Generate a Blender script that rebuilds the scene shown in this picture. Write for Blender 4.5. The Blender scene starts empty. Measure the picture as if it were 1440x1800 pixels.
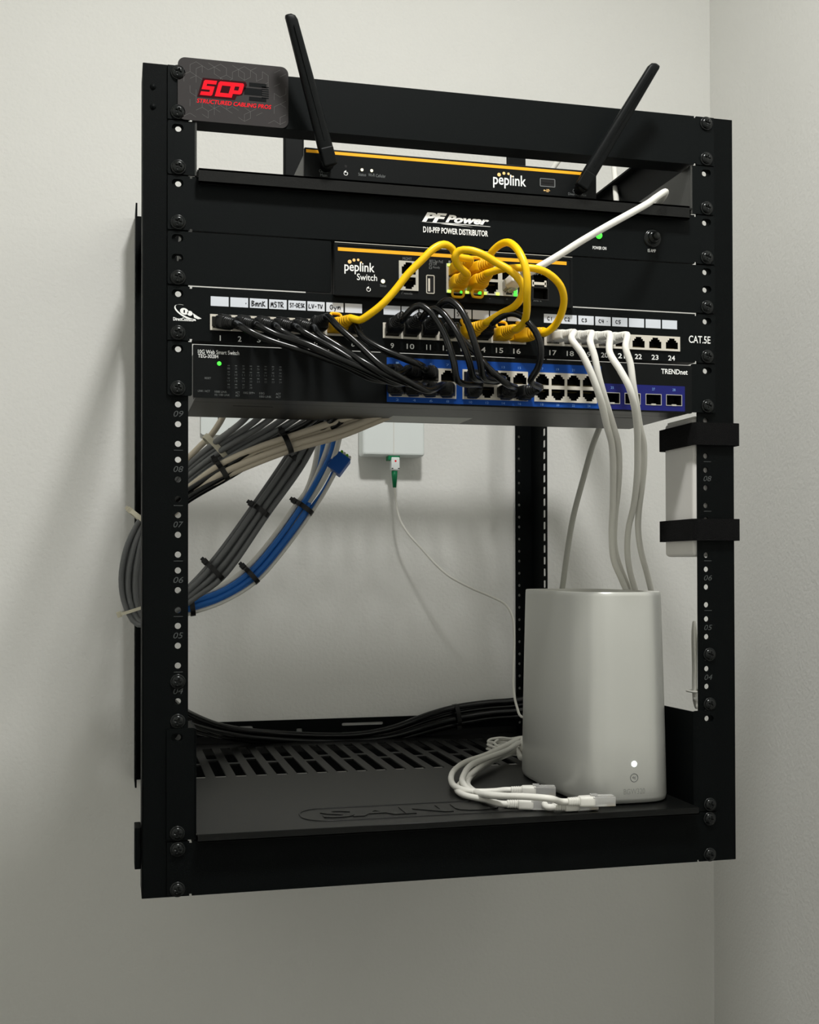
import bpy, bmesh, math, random
from mathutils import Vector, Matrix, geometry
random.seed(7)
sc = bpy.context.scene
COL = sc.collection
PI = math.pi
# ---------------------------------------------------------------- frame: millimetres, rack front bottom centre = 0, z up, y into the wall
ZF = 1250.0                      # height of the rack's bottom above the floor
def wv(p): return Vector((p[0]/1000.0, p[1]/1000.0, (p[2]+ZF)/1000.0))

# ---------------------------------------------------------------- camera
CP = Vector((-283.35, -973.85, 262.76)); YAW, PIT, ROL, FPX, CY = 0.243614, 0.012763, -0.001619, 2100.0, 70.0
fw = Vector((math.sin(YAW)*math.cos(PIT), math.cos(YAW)*math.cos(PIT), math.sin(PIT)))
r0 = Vector((math.cos(YAW), -math.sin(YAW), 0)); u0 = r0.cross(fw)
rt = r0*math.cos(ROL)+u0*math.sin(ROL); up = -r0*math.sin(ROL)+u0*math.cos(ROL)
cd = bpy.data.cameras.new('camera'); cam = bpy.data.objects.new('camera', cd); COL.objects.link(cam)
cd.sensor_fit = 'HORIZONTAL'; cd.sensor_width = 36.0; cd.lens = FPX/1440*36.0
cd.shift_y = CY/1440.0; cd.clip_start = 0.05
m = Matrix((rt, up, -fw)).transposed().to_4x4(); m.translation = wv(CP); cam.matrix_world = m
sc.camera = cam
def ray(px, py): return fw+rt*((px-720)/FPX)-up*((py-900-CY)/FPX)
def F(px, py, Y):                # the point seen at a place of the photo, on the plane y = Y
    d = ray(px, py); return CP+d*((Y-CP.y)/d.y)
def FZ(px, py, Z):
    d = ray(px, py); return CP+d*((Z-CP.z)/d.z)

# ---------------------------------------------------------------- light and exposure
sc.view_settings.view_transform = 'Standard'; sc.view_settings.look = 'None'
sc.view_settings.gamma = 1.0; sc.view_settings.use_curve_mapping = False
sc.view_settings.exposure = 0.0
w = bpy.data.worlds.new('world'); sc.world = w; w.use_nodes = True
w.node_tree.nodes['Background'].inputs[0].default_value = (0.9, 0.95, 1, 1)
w.node_tree.nodes['Background'].inputs[1].default_value = 0.0
LP = (-40, -510, 1380)           # flush ceiling lamp just in front of the rack
ld = bpy.data.lights.new('ceiling_lamp_light', 'AREA'); ld.shape = 'DISK'; ld.size = 0.15; ld.energy = 16.2; ld.color = (1.0, 0.99, 0.962)
lo = bpy.data.objects.new('ceiling_lamp_light', ld); COL.objects.link(lo); lo.location = wv(LP)
sc.cycles.max_bounces = 8; sc.cycles.diffuse_bounces = 5
sc.cycles.use_denoising = True

# ---------------------------------------------------------------- materials
def srgb(r, g, b):
    def c(v):
        v /= 255.0
        return v/12.92 if v <= 0.04045 else ((v+0.055)/1.055)**2.4
    return (c(r), c(g), c(b), 1)
MC = {}
def mat(name, col, rough=0.5, metal=0.0, bump=0.0, bscale=400, var=0.0, vscale=60, trans=0.0, emit=0.0, spec=0.3):
    if name in MC: return MC[name]
    m = bpy.data.materials.new(name); m.use_nodes = True; MC[name] = m
    nt = m.node_tree; b = nt.nodes['Principled BSDF']
    b.inputs['Base Color'].default_value = col; b.inputs['Roughness'].default_value = rough
    b.inputs['Metallic'].default_value = metal; b.inputs['Specular IOR Level'].default_value = spec
    if trans: b.inputs['Transmission Weight'].default_value = trans
    if emit:
        b.inputs['Emission Color'].default_value = col; b.inputs['Emission Strength'].default_value = emit
    tc = nt.nodes.new('ShaderNodeTexCoord')
    if var:
        n = nt.nodes.new('ShaderNodeTexNoise'); n.inputs['Scale'].default_value = vscale; n.inputs['Detail'].default_value = 4
        nt.links.new(tc.outputs['Object'], n.inputs['Vector'])
        mx = nt.nodes.new('ShaderNodeMixRGB'); mx.blend_type = 'MULTIPLY'; mx.inputs[0].default_value = 1
        rp = nt.nodes.new('ShaderNodeValToRGB'); rp.color_ramp.elements[0].color = (1-var, 1-var, 1-var, 1); rp.color_ramp.elements[1].color = (1, 1, 1, 1)
        rp.color_ramp.elements[0].position = 0.3; rp.color_ramp.elements[1].position = 0.7
        nt.links.new(n.outputs['Fac'], rp.inputs[0]); mx.inputs[1].default_value = col
        nt.links.new(rp.outputs[0], mx.inputs[2]); nt.links.new(mx.outputs[0], b.inputs['Base Color'])
    if bump:
        n2 = nt.nodes.new('ShaderNodeTexNoise'); n2.inputs['Scale'].default_value = bscale; n2.inputs['Detail'].default_value = 3
        nt.links.new(tc.outputs['Object'], n2.inputs['Vector'])
        bp = nt.nodes.new('ShaderNodeBump'); bp.inputs['Strength'].default_value = bump; bp.inputs['Distance'].default_value = 0.001
        nt.links.new(n2.outputs['Fac'], bp.inputs['Height']); nt.links.new(bp.outputs[0], b.inputs['Normal'])
    return m
WALL = mat('wall_paint', srgb(224, 224, 220), 0.7, bump=0.55, bscale=220, var=0.02, vscale=9)
CEIL = mat('ceiling_paint', srgb(225, 224, 219), 0.85)
FLOOR = mat('floor_wood', srgb(48, 42, 34), 0.5, var=0.15, vscale=5)
BLK = mat('black_powder_coat', (0.0022, 0.0030, 0.0031, 1), 0.55, bump=0.12, bscale=1500, spec=0.06)
BLK2 = mat('black_panel_paint', (0.0032, 0.0043, 0.0045, 1), 0.5, bump=0.08, bscale=1800, spec=0.07)
SHELF = mat('black_shelf_paint', (0.0042, 0.0046, 0.0043, 1), 0.36, bump=0.12, bscale=1300, spec=0.2)
SIDEG = mat('dark_grey_sheet_metal', (0.06, 0.061, 0.058, 1), 0.4, 0.4)
DEV = mat('device_black_plastic', (0.0045, 0.0054, 0.0056, 1), 0.45, bump=0.06, bscale=2500, spec=0.1)
SCR = mat('black_oxide_screw', (0.010, 0.0115, 0.0115, 1), 0.22, 0.35)
DARK = mat('socket_cavity', (0.002, 0.002, 0.002, 1), 0.7)
WHT = mat('white_print', srgb(236, 237, 235), 0.6)
GRYP = mat('grey_print', srgb(105, 108, 108), 0.6)
DIMP = mat('dim_grey_print', srgb(70, 73, 73), 0.6)
ORG = mat('amber_print', srgb(240, 170, 25), 0.5)
PEACH = mat('pale_amber_print', srgb(245, 200, 130), 0.5)
RED = mat('red_print', srgb(226, 20, 36), 0.55, spec=0.06)
REDD = mat('dark_red_print', srgb(48, 3, 10), 0.5, spec=0.06)
CARD = mat('charcoal_card', srgb(55, 53, 53), 0.6, spec=0.06)
CARDL = mat('card_line_print', srgb(104, 103, 102), 0.6, spec=0.06)
CARDK = mat('card_black_print', srgb(18, 20, 21), 0.6, spec=0.05)
LABEL = mat('paper_label', srgb(205, 210, 218), 0.6)
INK = mat('marker_ink', (0.004, 0.004, 0.006, 1), 0.5)
JACK = mat('white_jack_plastic', srgb(205, 200, 188), 0.45)
STEEL = mat('jack_shield_steel', srgb(190, 188, 178), 0.4, 0.35)
BLUE = mat('blue_band_print', srgb(20, 70, 152), 0.5, spec=0.12)
NAVY = mat('navy_band_print', srgb(30, 34, 104), 0.5, spec=0.12)
YEL = mat('yellow_cable_pvc', srgb(238, 190, 8), 0.38)
YELB = mat('yellow_boot_rubber', srgb(226, 172, 8), 0.48)
BCAB = mat('black_cable_pvc', (0.0045, 0.005, 0.005, 1), 0.22)
BBOOT = mat('black_boot_rubber', (0.005, 0.0055, 0.0055, 1), 0.4)
WCAB = mat('white_cable_pvc', srgb(222, 221, 214), 0.42)
DGCAB = mat('dark_grey_cable_pvc', srgb(98, 100, 101), 0.42)
BEIGE = mat('beige_cable_pvc', srgb(196, 186, 168), 0.45)
BLUC = mat('blue_cable_pvc', srgb(44, 112, 196), 0.4)
CLEAR = mat('clear_plug_plastic', (0.92, 0.92, 0.90, 1), 0.15, trans=0.7)
GOLD = mat('gold_contacts', srgb(150, 130, 80), 0.3, 0.7)
ALU = mat('silver_plastic', srgb(196, 197, 192), 0.34, 0.4, bump=0.02, bscale=3000)
ALUR = mat('light_grey_rim', srgb(215, 215, 208), 0.4)
ONTW = mat('white_box_plastic', srgb(226, 232, 230), 0.35)
GREEN = mat('green_connector', srgb(10, 120, 75), 0.4)
VELC = mat('black_hook_and_loop', (0.0035, 0.0035, 0.0037, 1), 0.95, bump=1.0, bscale=1800, spec=0.15)
TIEB = mat('black_nylon_tie', (0.006, 0.006, 0.006, 1), 0.35)
TIEW = mat('natural_nylon_tie', srgb(205, 200, 180), 0.45)
LEDG = mat('lit_green_lamp', (0.06, 0.9, 0.05, 1), 0.3, emit=1.6)
LEDY = mat('lit_yellow_green_lamp', (0.5, 0.85, 0.10, 1), 0.3, emit=1.4)
LEDW = mat('lit_warm_white_lamp', (1.0, 0.93, 0.62, 1), 0.3, emit=1.5)
LEDC = mat('lit_white_lamp', (0.9, 1.0, 0.97, 1), 0.3, emit=1.6)
LAMPM = mat('lamp_diffuser', (1, 0.97, 0.92, 1), 0.4, emit=2.0)
STICK = mat('grey_sticker', srgb(190, 192, 188), 0.5)

# ---------------------------------------------------------------- mesh helpers
W0 = {}                          # world origin (mm) of each object
def V3(p): return Vector((p[0], p[1], p[2]))
TXT = {}
def text_geo(s, shear, off):
    k = (s, shear, off)
    if k not in TXT:
        cu = bpy.data.curves.new('t', 'FONT'); cu.body = s; cu.size = 1; cu.shear = shear; cu.offset = off; cu.resolution_u = 3
        o = bpy.data.objects.new('t', cu); COL.objects.link(o)
        dg = bpy.context.evaluated_depsgraph_get(); dg.update()
        me = bpy.data.meshes.new_from_object(o.evaluated_get(dg))
        vs = [tuple(v.co[:2]) for v in me.vertices]; fs = [tuple(p.vertices) for p in me.polygons]
        bpy.data.objects.remove(o); bpy.data.curves.remove(cu); bpy.data.meshes.remove(me)
        TXT[k] = (vs, fs)
    return TXT[k]
def fill2d(loops):
    """triangulate an outline with holes"""
    if len(loops) > 1:
        pts = []; edges = []
        for lp in loops:
            k = len(pts); n = len(lp); pts += [Vector((q[0], q[1])) for q in lp]; edges += [(k+i, k+(i+1) % n) for i in range(n)]
        vs, _, fs = geometry.delaunay_2d_cdt(pts, edges, [], 1, 1e-5)[:3]
        def inside(x, y, lp):
            c = False; n = len(lp)
            for i in range(n):
                a, b = lp[i], lp[i-1]
                if (a[1] > y) != (b[1] > y) and x < (b[0]-a[0])*(y-a[1])/(b[1]-a[1])+a[0]: c = not c
            return c
        bbs = [(min(q[0] for q in lp), max(q[0] for q in lp), min(q[1] for q in lp), max(q[1] for q in lp)) for lp in loops]
        keep = []
        for f in fs:
            x = sum(vs[i][0] for i in f)/len(f); y = sum(vs[i][1] for i in f)/len(f)
            if inside(x, y, loops[0]) and not any(b[0] <= x <= b[1] and b[2] <= y <= b[3] and inside(x, y, lp) for b, lp in zip(bbs[1:], loops[1:])): keep.append(tuple(f))
        return [tuple(v) for v in vs], keep
    cu = bpy.data.curves.new('p', 'CURVE'); cu.dimensions = '2D'; cu.fill_mode = 'BOTH'
    for lp in loops:
        sp = cu.splines.new('POLY'); sp.points.add(len(lp)-1); sp.use_cyclic_u = True
        for p, q in zip(sp.points, lp): p.co = (q[0], q[1], 0, 1)
    o = bpy.data.objects.new('p', cu); COL.objects.link(o)
    dg = bpy.context.evaluated_depsgraph_get(); dg.update()
    me = bpy.data.meshes.new_from_object(o.evaluated_get(dg))
    vs = [tuple(v.co[:2]) for v in me.vertices]; fs = [tuple(p.vertices) for p in me.polygons]
    bpy.data.objects.remove(o); bpy.data.curves.remove(cu); bpy.data.meshes.remove(me)
    return vs, fs
def circ(x, y, r, n=16, ry=None):
    ry = ry or r
    return [(x+r*math.cos(2*PI*i/n), y+ry*math.sin(2*PI*i/n)) for i in range(n)]
def rrect(x0, x1, z0, z1, r, n=5):
    out = []
    for cx, cz, a in ((x1-r, z1-r, 0), (x0+r, z1-r, 90), (x0+r, z0+r, 180), (x1-r, z0+r, 270)):
        for i in range(n+1):
            t = math.radians(a+90*i/n); out.append((cx+r*math.cos(t), cz+r*math.sin(t)))
    return out
def rect(x0, x1, z0, z1): return [(x0, z0), (x1, z0), (x1, z1), (x0, z1)]
def catmull(pts, step=4.0, closed=False):
    P = [V3(p) for p in pts]; n = len(P); out = []
    rng = n if closed else n-1
    for i in range(rng):
        if closed: a, b, c, d = P[(i-1) % n], P[i], P[(i+1) % n], P[(i+2) % n]
        else:
            b, c = P[i], P[i+1]
            a = P[i-1] if i > 0 else b*2-c
            d = P[i+2] if i+2 < n else c*2-b
        t0 = 0; t1 = max(1e-4, (b-a).length**.5); t2 = t1+max(1e-4, (c-b).length**.5); t3 = t2+max(1e-4, (d-c).length**.5)
        k = max(2, int((c-b).length/step))
        for j in range(k):
            t = t1+(t2-t1)*j/k
            A1 = a*((t1-t)/(t1-t0))+b*((t-t0)/(t1-t0)); A2 = b*((t2-t)/(t2-t1))+c*((t-t1)/(t2-t1)); A3 = c*((t3-t)/(t3-t2))+d*((t-t2)/(t3-t2))
            B1 = A1*((t2-t)/(t2-t0))+A2*((t-t0)/(t2-t0)); B2 = A2*((t3-t)/(t3-t1))+A3*((t-t1)/(t3-t1))
            out.append(B1*((t2-t)/(t2-t1))+B2*((t-t1)/(t2-t1)))
    if not closed: out.append(P[-1])
    return out
class MB:
    def __init__(s): s.v = []; s.f = []; s.sm = []; s.mi = []
    def add(s, vs, fs, smooth=False, mi=0):
        k = len(s.v); s.v += [V3(p) for p in vs]
        for f in fs: s.f.append([i+k for i in f]); s.sm.append(smooth); s.mi.append(mi)
        return s
    def box(s, x0, x1, y0, y1, z0, z1, bev=0.0, mi=0, seg=2):
        if bev <= 0:
            vs = [(x, y, z) for x in (x0, x1) for y in (y0, y1) for z in (z0, z1)]
            return s.add(vs, [(0, 1, 3, 2), (4, 6, 7, 5), (0, 4, 5, 1), (2, 3, 7, 6), (0, 2, 6, 4), (1, 5, 7, 3)], False, mi)
        bm = bmesh.new(); bmesh.ops.create_cube(bm, size=1)
        for v in bm.verts: v.co = Vector(((x0+x1)/2+v.co.x*(x1-x0), (y0+y1)/2+v.co.y*(y1-y0), (z0+z1)/2+v.co.z*(z1-z0)))
        bmesh.ops.bevel(bm, geom=bm.edges[:], offset=bev, segments=seg, affect='EDGES', profile=0.5)
        bm.verts.index_update()
        s.add([v.co.copy() for v in bm.verts], [[v.index for v in f.verts] for f in bm.faces], False, mi); bm.free(); return s
    def obox(s, o, M, a, b, c, bev=0, mi=0):
        """box in a frame: a, b, c = (lo, hi) along side, up, axis"""
        t = MB().box(a[0], a[1], b[0], b[1], c[0], c[1], bev)
        return s.add([V3(o)+M[0]*p.x+M[1]*p.y+M[2]*p.z for p in t.v], t.f, False, mi)
    def slab(s, loops, y0, y1, mi=0, plane='xz'):
        """extruded outline with holes; plane xz (along y), xy (along z) or yz (along x)"""
        mp = {'xz': lambda p, t: (p[0], t, p[1]), 'xy': lambda p, t: (p[0], p[1], t), 'yz': lambda p, t: (t, p[0], p[1])}[plane]
        vs, fs = fill2d(loops)
        s.add([mp(p, y0) for p in vs], fs, False, mi); s.add([mp(p, y1) for p in vs], [f[::-1] for f in fs], False, mi)
        for lp in loops:
            n = len(lp)
            s.add([mp(p, y0) for p in lp]+[mp(p, y1) for p in lp], [(i, (i+1) % n, n+(i+1) % n, n+i) for i in range(n)], False, mi)
        return s
    def flat(s, loops, y, th=0.12, mi=0): return s.slab(loops, y-th, y, mi)
    def tube(s, pts, r, n=12, step=4.0, closed=False, raw=False, mi=0, flat=None):
        P = [V3(p) for p in pts] if raw else catmull(pts, step, closed)
        m_ = len(P); T = []
        for i in range(m_):
            a = P[(i-1) % m_] if closed or i > 0 else P[0]; b = P[(i+1) % m_] if closed or i < m_-1 else P[-1]
            d = b-a; T.append(d.normalized() if d.length > 1e-9 else (T[-1] if T else Vector((0, 0, 1))))
        ref = Vector((0, 0, 1)) if abs(T[0].z) < .9 else Vector((1, 0, 0))
        N = (ref-T[0]*ref.dot(T[0])).normalized(); rings = []
        for i in range(m_):
            N = (N-T[i]*N.dot(T[i])); N = N.normalized() if N.length > 1e-6 else Vector((1, 0, 0))
            B = T[i].cross(N); rr = r(i/(m_-1)) if callable(r) else r
            rings.append([P[i]+(N*math.cos(2*PI*k/n)+B*math.sin(2*PI*k/n))*rr for k in range(n)])
        vs = [q for rg in rings for q in rg]; fs = []
        for i in range(m_ if closed else m_-1):
            j = (i+1) % m_
            for k in range(n): fs.append((i*n+k, i*n+(k+1) % n, j*n+(k+1) % n, j*n+k))
        s.add(vs, fs, True, mi)
        if not closed:
            s.add(rings[0], [list(range(n))[::-1]], False, mi); s.add(rings[-1], [list(range(n))], False, mi)
        return s
    def lathe(s, prof, o, axis=(0, -1, 0), n=32, mi=0, smooth=True):
        """profile of (radius, distance along axis)"""
        ax = V3(axis).normalized(); ref = Vector((0, 0, 1)) if abs(ax.z) < .9 else Vector((1, 0, 0))
        A = (ref-ax*ref.dot(ax)).normalized(); B = ax.cross(A); vs = []; fs = []
        for r, h in prof:
            for k in range(n):
                t = 2*PI*k/n; vs.append(V3(o)+ax*h+(A*math.cos(t)+B*math.sin(t))*r)
        for i in range(len(prof)-1):
            for k in range(n): fs.append((i*n+k, i*n+(k+1) % n, (i+1)*n+(k+1) % n, (i+1)*n+k))
        return s.add(vs, fs, smooth, mi)
    def loft(s, secs, o, M, e=4.0, n=24, mi=0, smooth=True):
        """superellipse sections (c, w, h[, dw, dh]) along the frame axis M[2]"""
        vs = []; fs = []
        for q in secs:
            c, w_, h_ = q[:3]; da = q[3] if len(q) > 3 else 0; db = q[4] if len(q) > 4 else 0
            for k in range(n):
                t = 2*PI*(k+.5)/n; ct, st = math.cos(t), math.sin(t)
                a = w_*math.copysign(abs(ct)**(2/e), ct)+da; b = h_*math.copysign(abs(st)**(2/e), st)+db
                vs.append(V3(o)+M[0]*a+M[1]*b+M[2]*c)
        for i in range(len(secs)-1):
            for k in range(n): fs.append((i*n+k, i*n+(k+1) % n, (i+1)*n+(k+1) % n, (i+1)*n+k))
        s.add(vs, fs, smooth, mi)
        s.add(vs[:n], [list(range(n))[::-1]], False, mi); s.add(vs[-n:], [list(range(n))], False, mi); return s
    def text(s, t, x0, x1, z0, h, y, shear=0.0, off=0.0, mi=0, th=0.1):
        vs, fs = text_geo(t, shear, off)
        ax = min(v[0] for v in vs); bx = max(v[0] for v in vs); az = min(v[1] for v in vs); bz = max(v[1] for v in vs)
        q = [(x0+(v[0]-ax)/(bx-ax)*(x1-x0), y-th, z0+(v[1]-az)/(bz-az)*h) for v in vs]
        return s.add(q, fs, False, mi)
    def ptext(s, t, a, b, hp, Y, shear=0.0, off=0.0, mi=0, th=0.1):
        """text whose baseline runs between two places of the photo, hp pixels tall, on the plane y = Y"""
        A = F(a[0], a[1], Y); B = F(b[0], b[1], Y); C_ = F(a[0], a[1]-hp, Y)
        return s.text(t, A.x, B.x, (A.z+B.z)/2, C_.z-A.z, Y, shear, off, mi, th)
    def stroke(s, pts, x0, x1, z0, z1, y, r=0.28, mi=0):
        q = [(x0+p[0]*(x1-x0), y, z0+p[1]*(z1-z0)) for p in pts]
        return s.tube(q, r, 6, step=0.6, mi=mi)
    def bb(s):
        return (Vector((min(p.x for p in s.v), min(p.y for p in s.v), min(p.z for p in s.v))), Vector((max(p.x for p in s.v), max(p.y for p in s.v), max(p.z for p in s.v))))
def tag(o, label=None, cat=None, group=None, kind=None):
    if label: o['label'] = label
    if cat: o['category'] = cat
    if group: o['group'] = group
    if kind: o['kind'] = kind
    return o
def empty(name, loc, label, cat, group=None):
    o = bpy.data.objects.new(name, None); COL.objects.link(o); o.empty_display_size = 0.02
    o.location = wv(loc); W0[o] = V3(loc); return tag(o, label, cat, group)
def part(name, mb, mats, parent=None, label=None, kind=None, fix=True):
    lo_, hi_ = mb.bb(); org = (lo_+hi_)/2
    if parent is None: org.z = lo_.z
    me = bpy.data.meshes.new(name)
    me.from_pydata([((p-org)/1000.0)[:] for p in mb.v], [], mb.f)
    me.polygons.foreach_set('use_smooth', mb.sm); me.polygons.foreach_set('material_index', mb.mi)
    for m_ in (mats if isinstance(mats, (list, tuple)) else [mats]): me.materials.append(m_)
    if fix:
        bm = bmesh.new(); bm.from_mesh(me); bmesh.ops.remove_doubles(bm, verts=bm.verts, dist=1e-7)
        bmesh.ops.recalc_face_normals(bm, faces=bm.faces); bm.to_mesh(me); bm.free()
    me.update()
    o = bpy.data.objects.new(name, me); COL.objects.link(o); W0[o] = org
    if parent is None: o.location = wv(org)
    else: o.parent = parent; o.location = (org-W0[parent])/1000.0
    if label: o['label'] = label
    if kind: o['kind'] = kind
    return o
def thing(name, mb, mats, label, cat, group=None, fix=True):
    return tag(part(name, mb, mats, fix=fix), label, cat, group)
def dup(src, parent, shift=(0, 0, 0)):
    """a copy of a part under another (or the same) thing, moved by millimetres in the world"""
    c = src.copy(); COL.objects.link(c); org = W0[src]+V3(shift); W0[c] = org
    c.parent = parent; c.location = (org-W0[parent])/1000.0; return c
def struct(name, mb, m_): return tag(part(name, mb, m_), kind='structure')
def frame(d, upv=(0, 0, 1)):
    d = V3(d).normalized(); u = V3(upv); u = (u-d*u.dot(d)).normalized(); return (d.cross(u), u, d)

# ---------------------------------------------------------------- the room
XC, YB = 509.0, 505.0
XL, YF, ZC = -850.0, -1350.0, 1400.0
struct('wall_back', MB().box(XL-80, XC+80, YB, YB+80, -ZF, ZC), WALL)
struct('wall_right', MB().box(XC, XC+80, YF-80, YB, -ZF, ZC), WALL)
struct('wall_left', MB().box(XL-80, XL, YF-80, YB, -ZF, ZC), WALL)
struct('wall_front', MB().box(XL, XC, YF-80, YF, -ZF, ZC), WALL)
struct('floor', MB().box(XL, XC, YF, YB, -ZF-60, -ZF), FLOOR)
struct('ceiling', MB().box(XL, XC, YF, YB, ZC, ZC+60), CEIL)
lamp = empty('ceiling_lamp', (LP[0], LP[1], ZC), 'round white ceiling lamp in front of the rack', 'lamp')
part('lamp_base', MB().lathe([(0.01, 0), (122, 0), (122, 6), (0.01, 6)], (LP[0], LP[1], ZC), (0, 0, -1)), CEIL, lamp)
part('trim_ring', MB().lathe([(136, 0), (132, 22), (122, 24), (122, 0), (136, 0)], (LP[0], LP[1], ZC), (0, 0, -1)), CEIL, lamp)

# ---------------------------------------------------------------- the rack
U = 44.45; HX = 232.55; TOP = 15*U
def hz(u, k): return (u-1)*U+{'t': 38.1, 'm': 22.225, 'b': 6.35}[k]
# one screw, copied wherever a panel is fastened
def screw_mb():
    s = MB(); s.lathe([(0.05, 0), (6.1, 0), (6.1, 0.9), (5.5, 1.2), (4.9, 1.2)], (0, 0, 0), n=36)
    n, rs = 48, [i/15 for i in range(16)]; vs = []; fs = []
    for q in rs:
        rad = 4.75*q; h = 1.1+2.6*math.sqrt(max(0, 1-(q*0.93)**2.2))
        for k in range(n):
            t = 2*PI*k/n; x, z = rad*math.cos(t), rad*math.sin(t)
            x2, z2 = x*math.cos(.3)-z*math.sin(.3), x*math.sin(.3)+z*math.cos(.3); d = 0
            if (abs(x2) < .62 and abs(z2) < 2.7) or (abs(z2) < .62 and abs(x2) < 2.7): d = 1.7
            vs.append((x, -(h-d), z))
    for i in range(15):
        for k in range(n): fs.append((i*n+k, i*n+(k+1) % n, (i+1)*n+(k+1) % n, (i+1)*n+k))
    return s.add(vs, fs, True)
SCREW = None
def screw(parent, x, z, y=-2.0):
    global SCREW
    if SCREW is None:
        t = screw_mb(); t.v = [p+V3((x, y, z)) for p in t.v]
        SCREW = part('screw', t, SCR, parent); SCREW_AT.append(V3((x, y, z))); return SCREW
    return dup(SCREW, parent, V3((x, y, z))-SCREW_AT[0])
SCREW_AT = []

rack = empty('network_rack', (0, 250, 0), 'black open-frame fifteen-unit steel network rack hung on the back wall', 'network rack')
for sx in (-1, 1):
    holes = [circ(sx*HX, hz(u, k), 2.5, 14) for u in range(1, 16) for k in 'tmb']
    xa, xb = sorted((sx*224.5, sx*259.6))
    p = MB().slab([rect(xa, xb, 0, TOP)]+holes, 0, 2)
    x0, x1 = sorted((sx*260.6, sx*258.6))
    sh = [rrect(24, 30, hz(u, 'm')-9, hz(u, 'm')+9, 2.5, 3) for u in range(1, 16)]
    p.slab([rect(1, 42, 0, TOP)]+sh, x0, x1, plane='yz')
    p.tube([(sx*259.6, 1, 0), (sx*259.6, 1, TOP)], 1.0, 10, raw=True)
    if sx < 0:
        for q in (648, 632): p.lathe([(2.6, 0), (1.2, 1.4), (0.05, 1.6)], (-252.5, 0, q), n=14)
    part('front_post', p, BLK, rack)
    # rear post: flange on the wall, side plate towards the room
    rz0, rz1 = 8, 687; rs = 249 if sx > 0 else 258
    hr = [circ(sx*230.5, hz(u, k)+10, 1.9, 10) for u in range(1, 15) for k in 'tmb']
    xa, xb = sorted((sx*225.5, sx*rs))
    p = MB().slab([rect(xa, xb, rz0, rz1)]+hr, 500, 502)
    slots = []
    for u in range(1, 15):
        for k in range(3): slots.append(rrect(448.5, 459.5, (u-1)*U+14+k*14.8, (u-1)*U+23.5+k*14.8, 1.6, 3))
    xa, xb = sorted((sx*(rs-2), sx*rs))
    p.slab([rect(446, 500, rz0, rz1)]+slots, xa, xb, plane='yz')
    part('rear_post', p, BLK, rack)
    for nm, za, zb in (('side_rail', 8, 52), ('side_rail', 622, 676)):
        xa, xb = sorted((sx*243.5, sx*245.5))
        ho = [rrect(y, y+34, (za+zb)/2-5, (za+zb)/2+5, 5, 4) for y in range(70, 420, 60)]
        ya = 12 if za < 100 else 52; p = MB().slab([rect(ya, 500, za, zb)]+(ho if za < 100 else []), xa, xb, plane='yz')
        p.box(min(xa, xa-sx*8) if sx > 0 else xb, xa if sx > 0 else max(xb, xb+8), ya, 500, zb-2, zb)
        part(nm, p, BLK, rack)
cb = [rrect(-150, -116, 63, 68, 2.4, 3), rrect(-5, 48, 64.5, 68, 1.7, 3), rrect(-62, -55, 58, 63, 1, 2), rrect(140, 146, 60, 66, 1, 2)]
part('cross_bar', MB().slab([rect(-226, 226, 8, 74)]+cb, 498, 500), BLK, rack)
part('cross_bar', MB().slab([rect(-226, 226, 630, 686)]+[rrect(x, x+40, 652, 662, 4, 3) for x in (-180, -60, 60, 140)], 498, 500), BLK, rack)
part('side_tab', MB().box(-266, -261, 6, 30, 22, 55, 0.6), BLK, rack)
for sx in (-1, 1):
    for u in range(4, 10):
        z = hz(u, 't')-7.6; cx = sx*HX+(0.3 if sx < 0 else 1.5)
        if not (sx > 0 and u == 9): part('unit_number', MB().text('%02d' % u, cx-3.9, cx+3.9, z-2.4, 4.8, 0, 0.25, 0.0), DIMP, rack, 'grey printed number %02d' % u)
        part('tick_mark', MB().box(cx-3.6, cx+3.6, -0.1, 0, (u-1)*U+1.0, (u-1)*U+1.45), DIMP, rack)
for x, z in ((-HX, hz(4, 't')), (-HX, hz(4, 'b')), (HX+2.5, hz(5, 'b')), (HX+2.5, hz(4, 'b'))): screw(rack, x, z, 0.0)

# ---------------------------------------------------------------- plain panels and panel ears
def slot(x, z): return rrect(x-4.6, x+4.6, z-3.1, z+3.1, 3.0, 5)
def panel_mb(u, holes=(), slots=('t', 'm', 'b'), z0=None, z1=None, fl=12.0):
    """a one-unit 19 inch front: face with open ear slots, folded top and bottom flange, notches beside the ears"""
    a = (u-1)*U+0.5 if z0 is None else z0; b = u*U-0.5 if z1 is None else z1
    o = [(-241, a), (-223.5, a), (-223.5, a+1.6), (-221.5, a+1.6), (-221.5, a), (221.5, a), (221.5, a+1.6), (223.5, a+1.6), (223.5, a), (241, a),
         (241, b), (223.5, b), (223.5, b-1.6), (221.5, b-1.6), (221.5, b), (-221.5, b), (-221.5, b-1.6), (-223.5, b-1.6), (-223.5, b), (-241, b)]
    p = MB().slab([o]+[slot(s*HX+s*0.6, hz(u, k)) for s in (-1, 1) for k in slots]+list(holes), -2, 0)
    p.box(-221.5, 221.5, 0, fl, a, a+1.4); p.box(-221.5, 221.5, 0, fl, b-1.4, b)
    return p
def screws(parent, u, ks):
    for s in (-1, 1):
        for k in ks: screw(parent, s*HX+(0.8 if s > 0 else -0.2), hz(u, k))
top = empty('blank_panel', (0, 0, 14*U), 'plain black blank panel across the top of the rack, behind the charcoal card', 'blank panel')
part('panel_face', panel_mb(15, slots=('t', 'b'), fl=20), BLK2, top); screws(top, 15, 'tb')
bot = empty('blank_panel', (0, 0, 0), 'plain black blank panel across the bottom of the rack, below the slotted shelf', 'blank panel')
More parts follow.
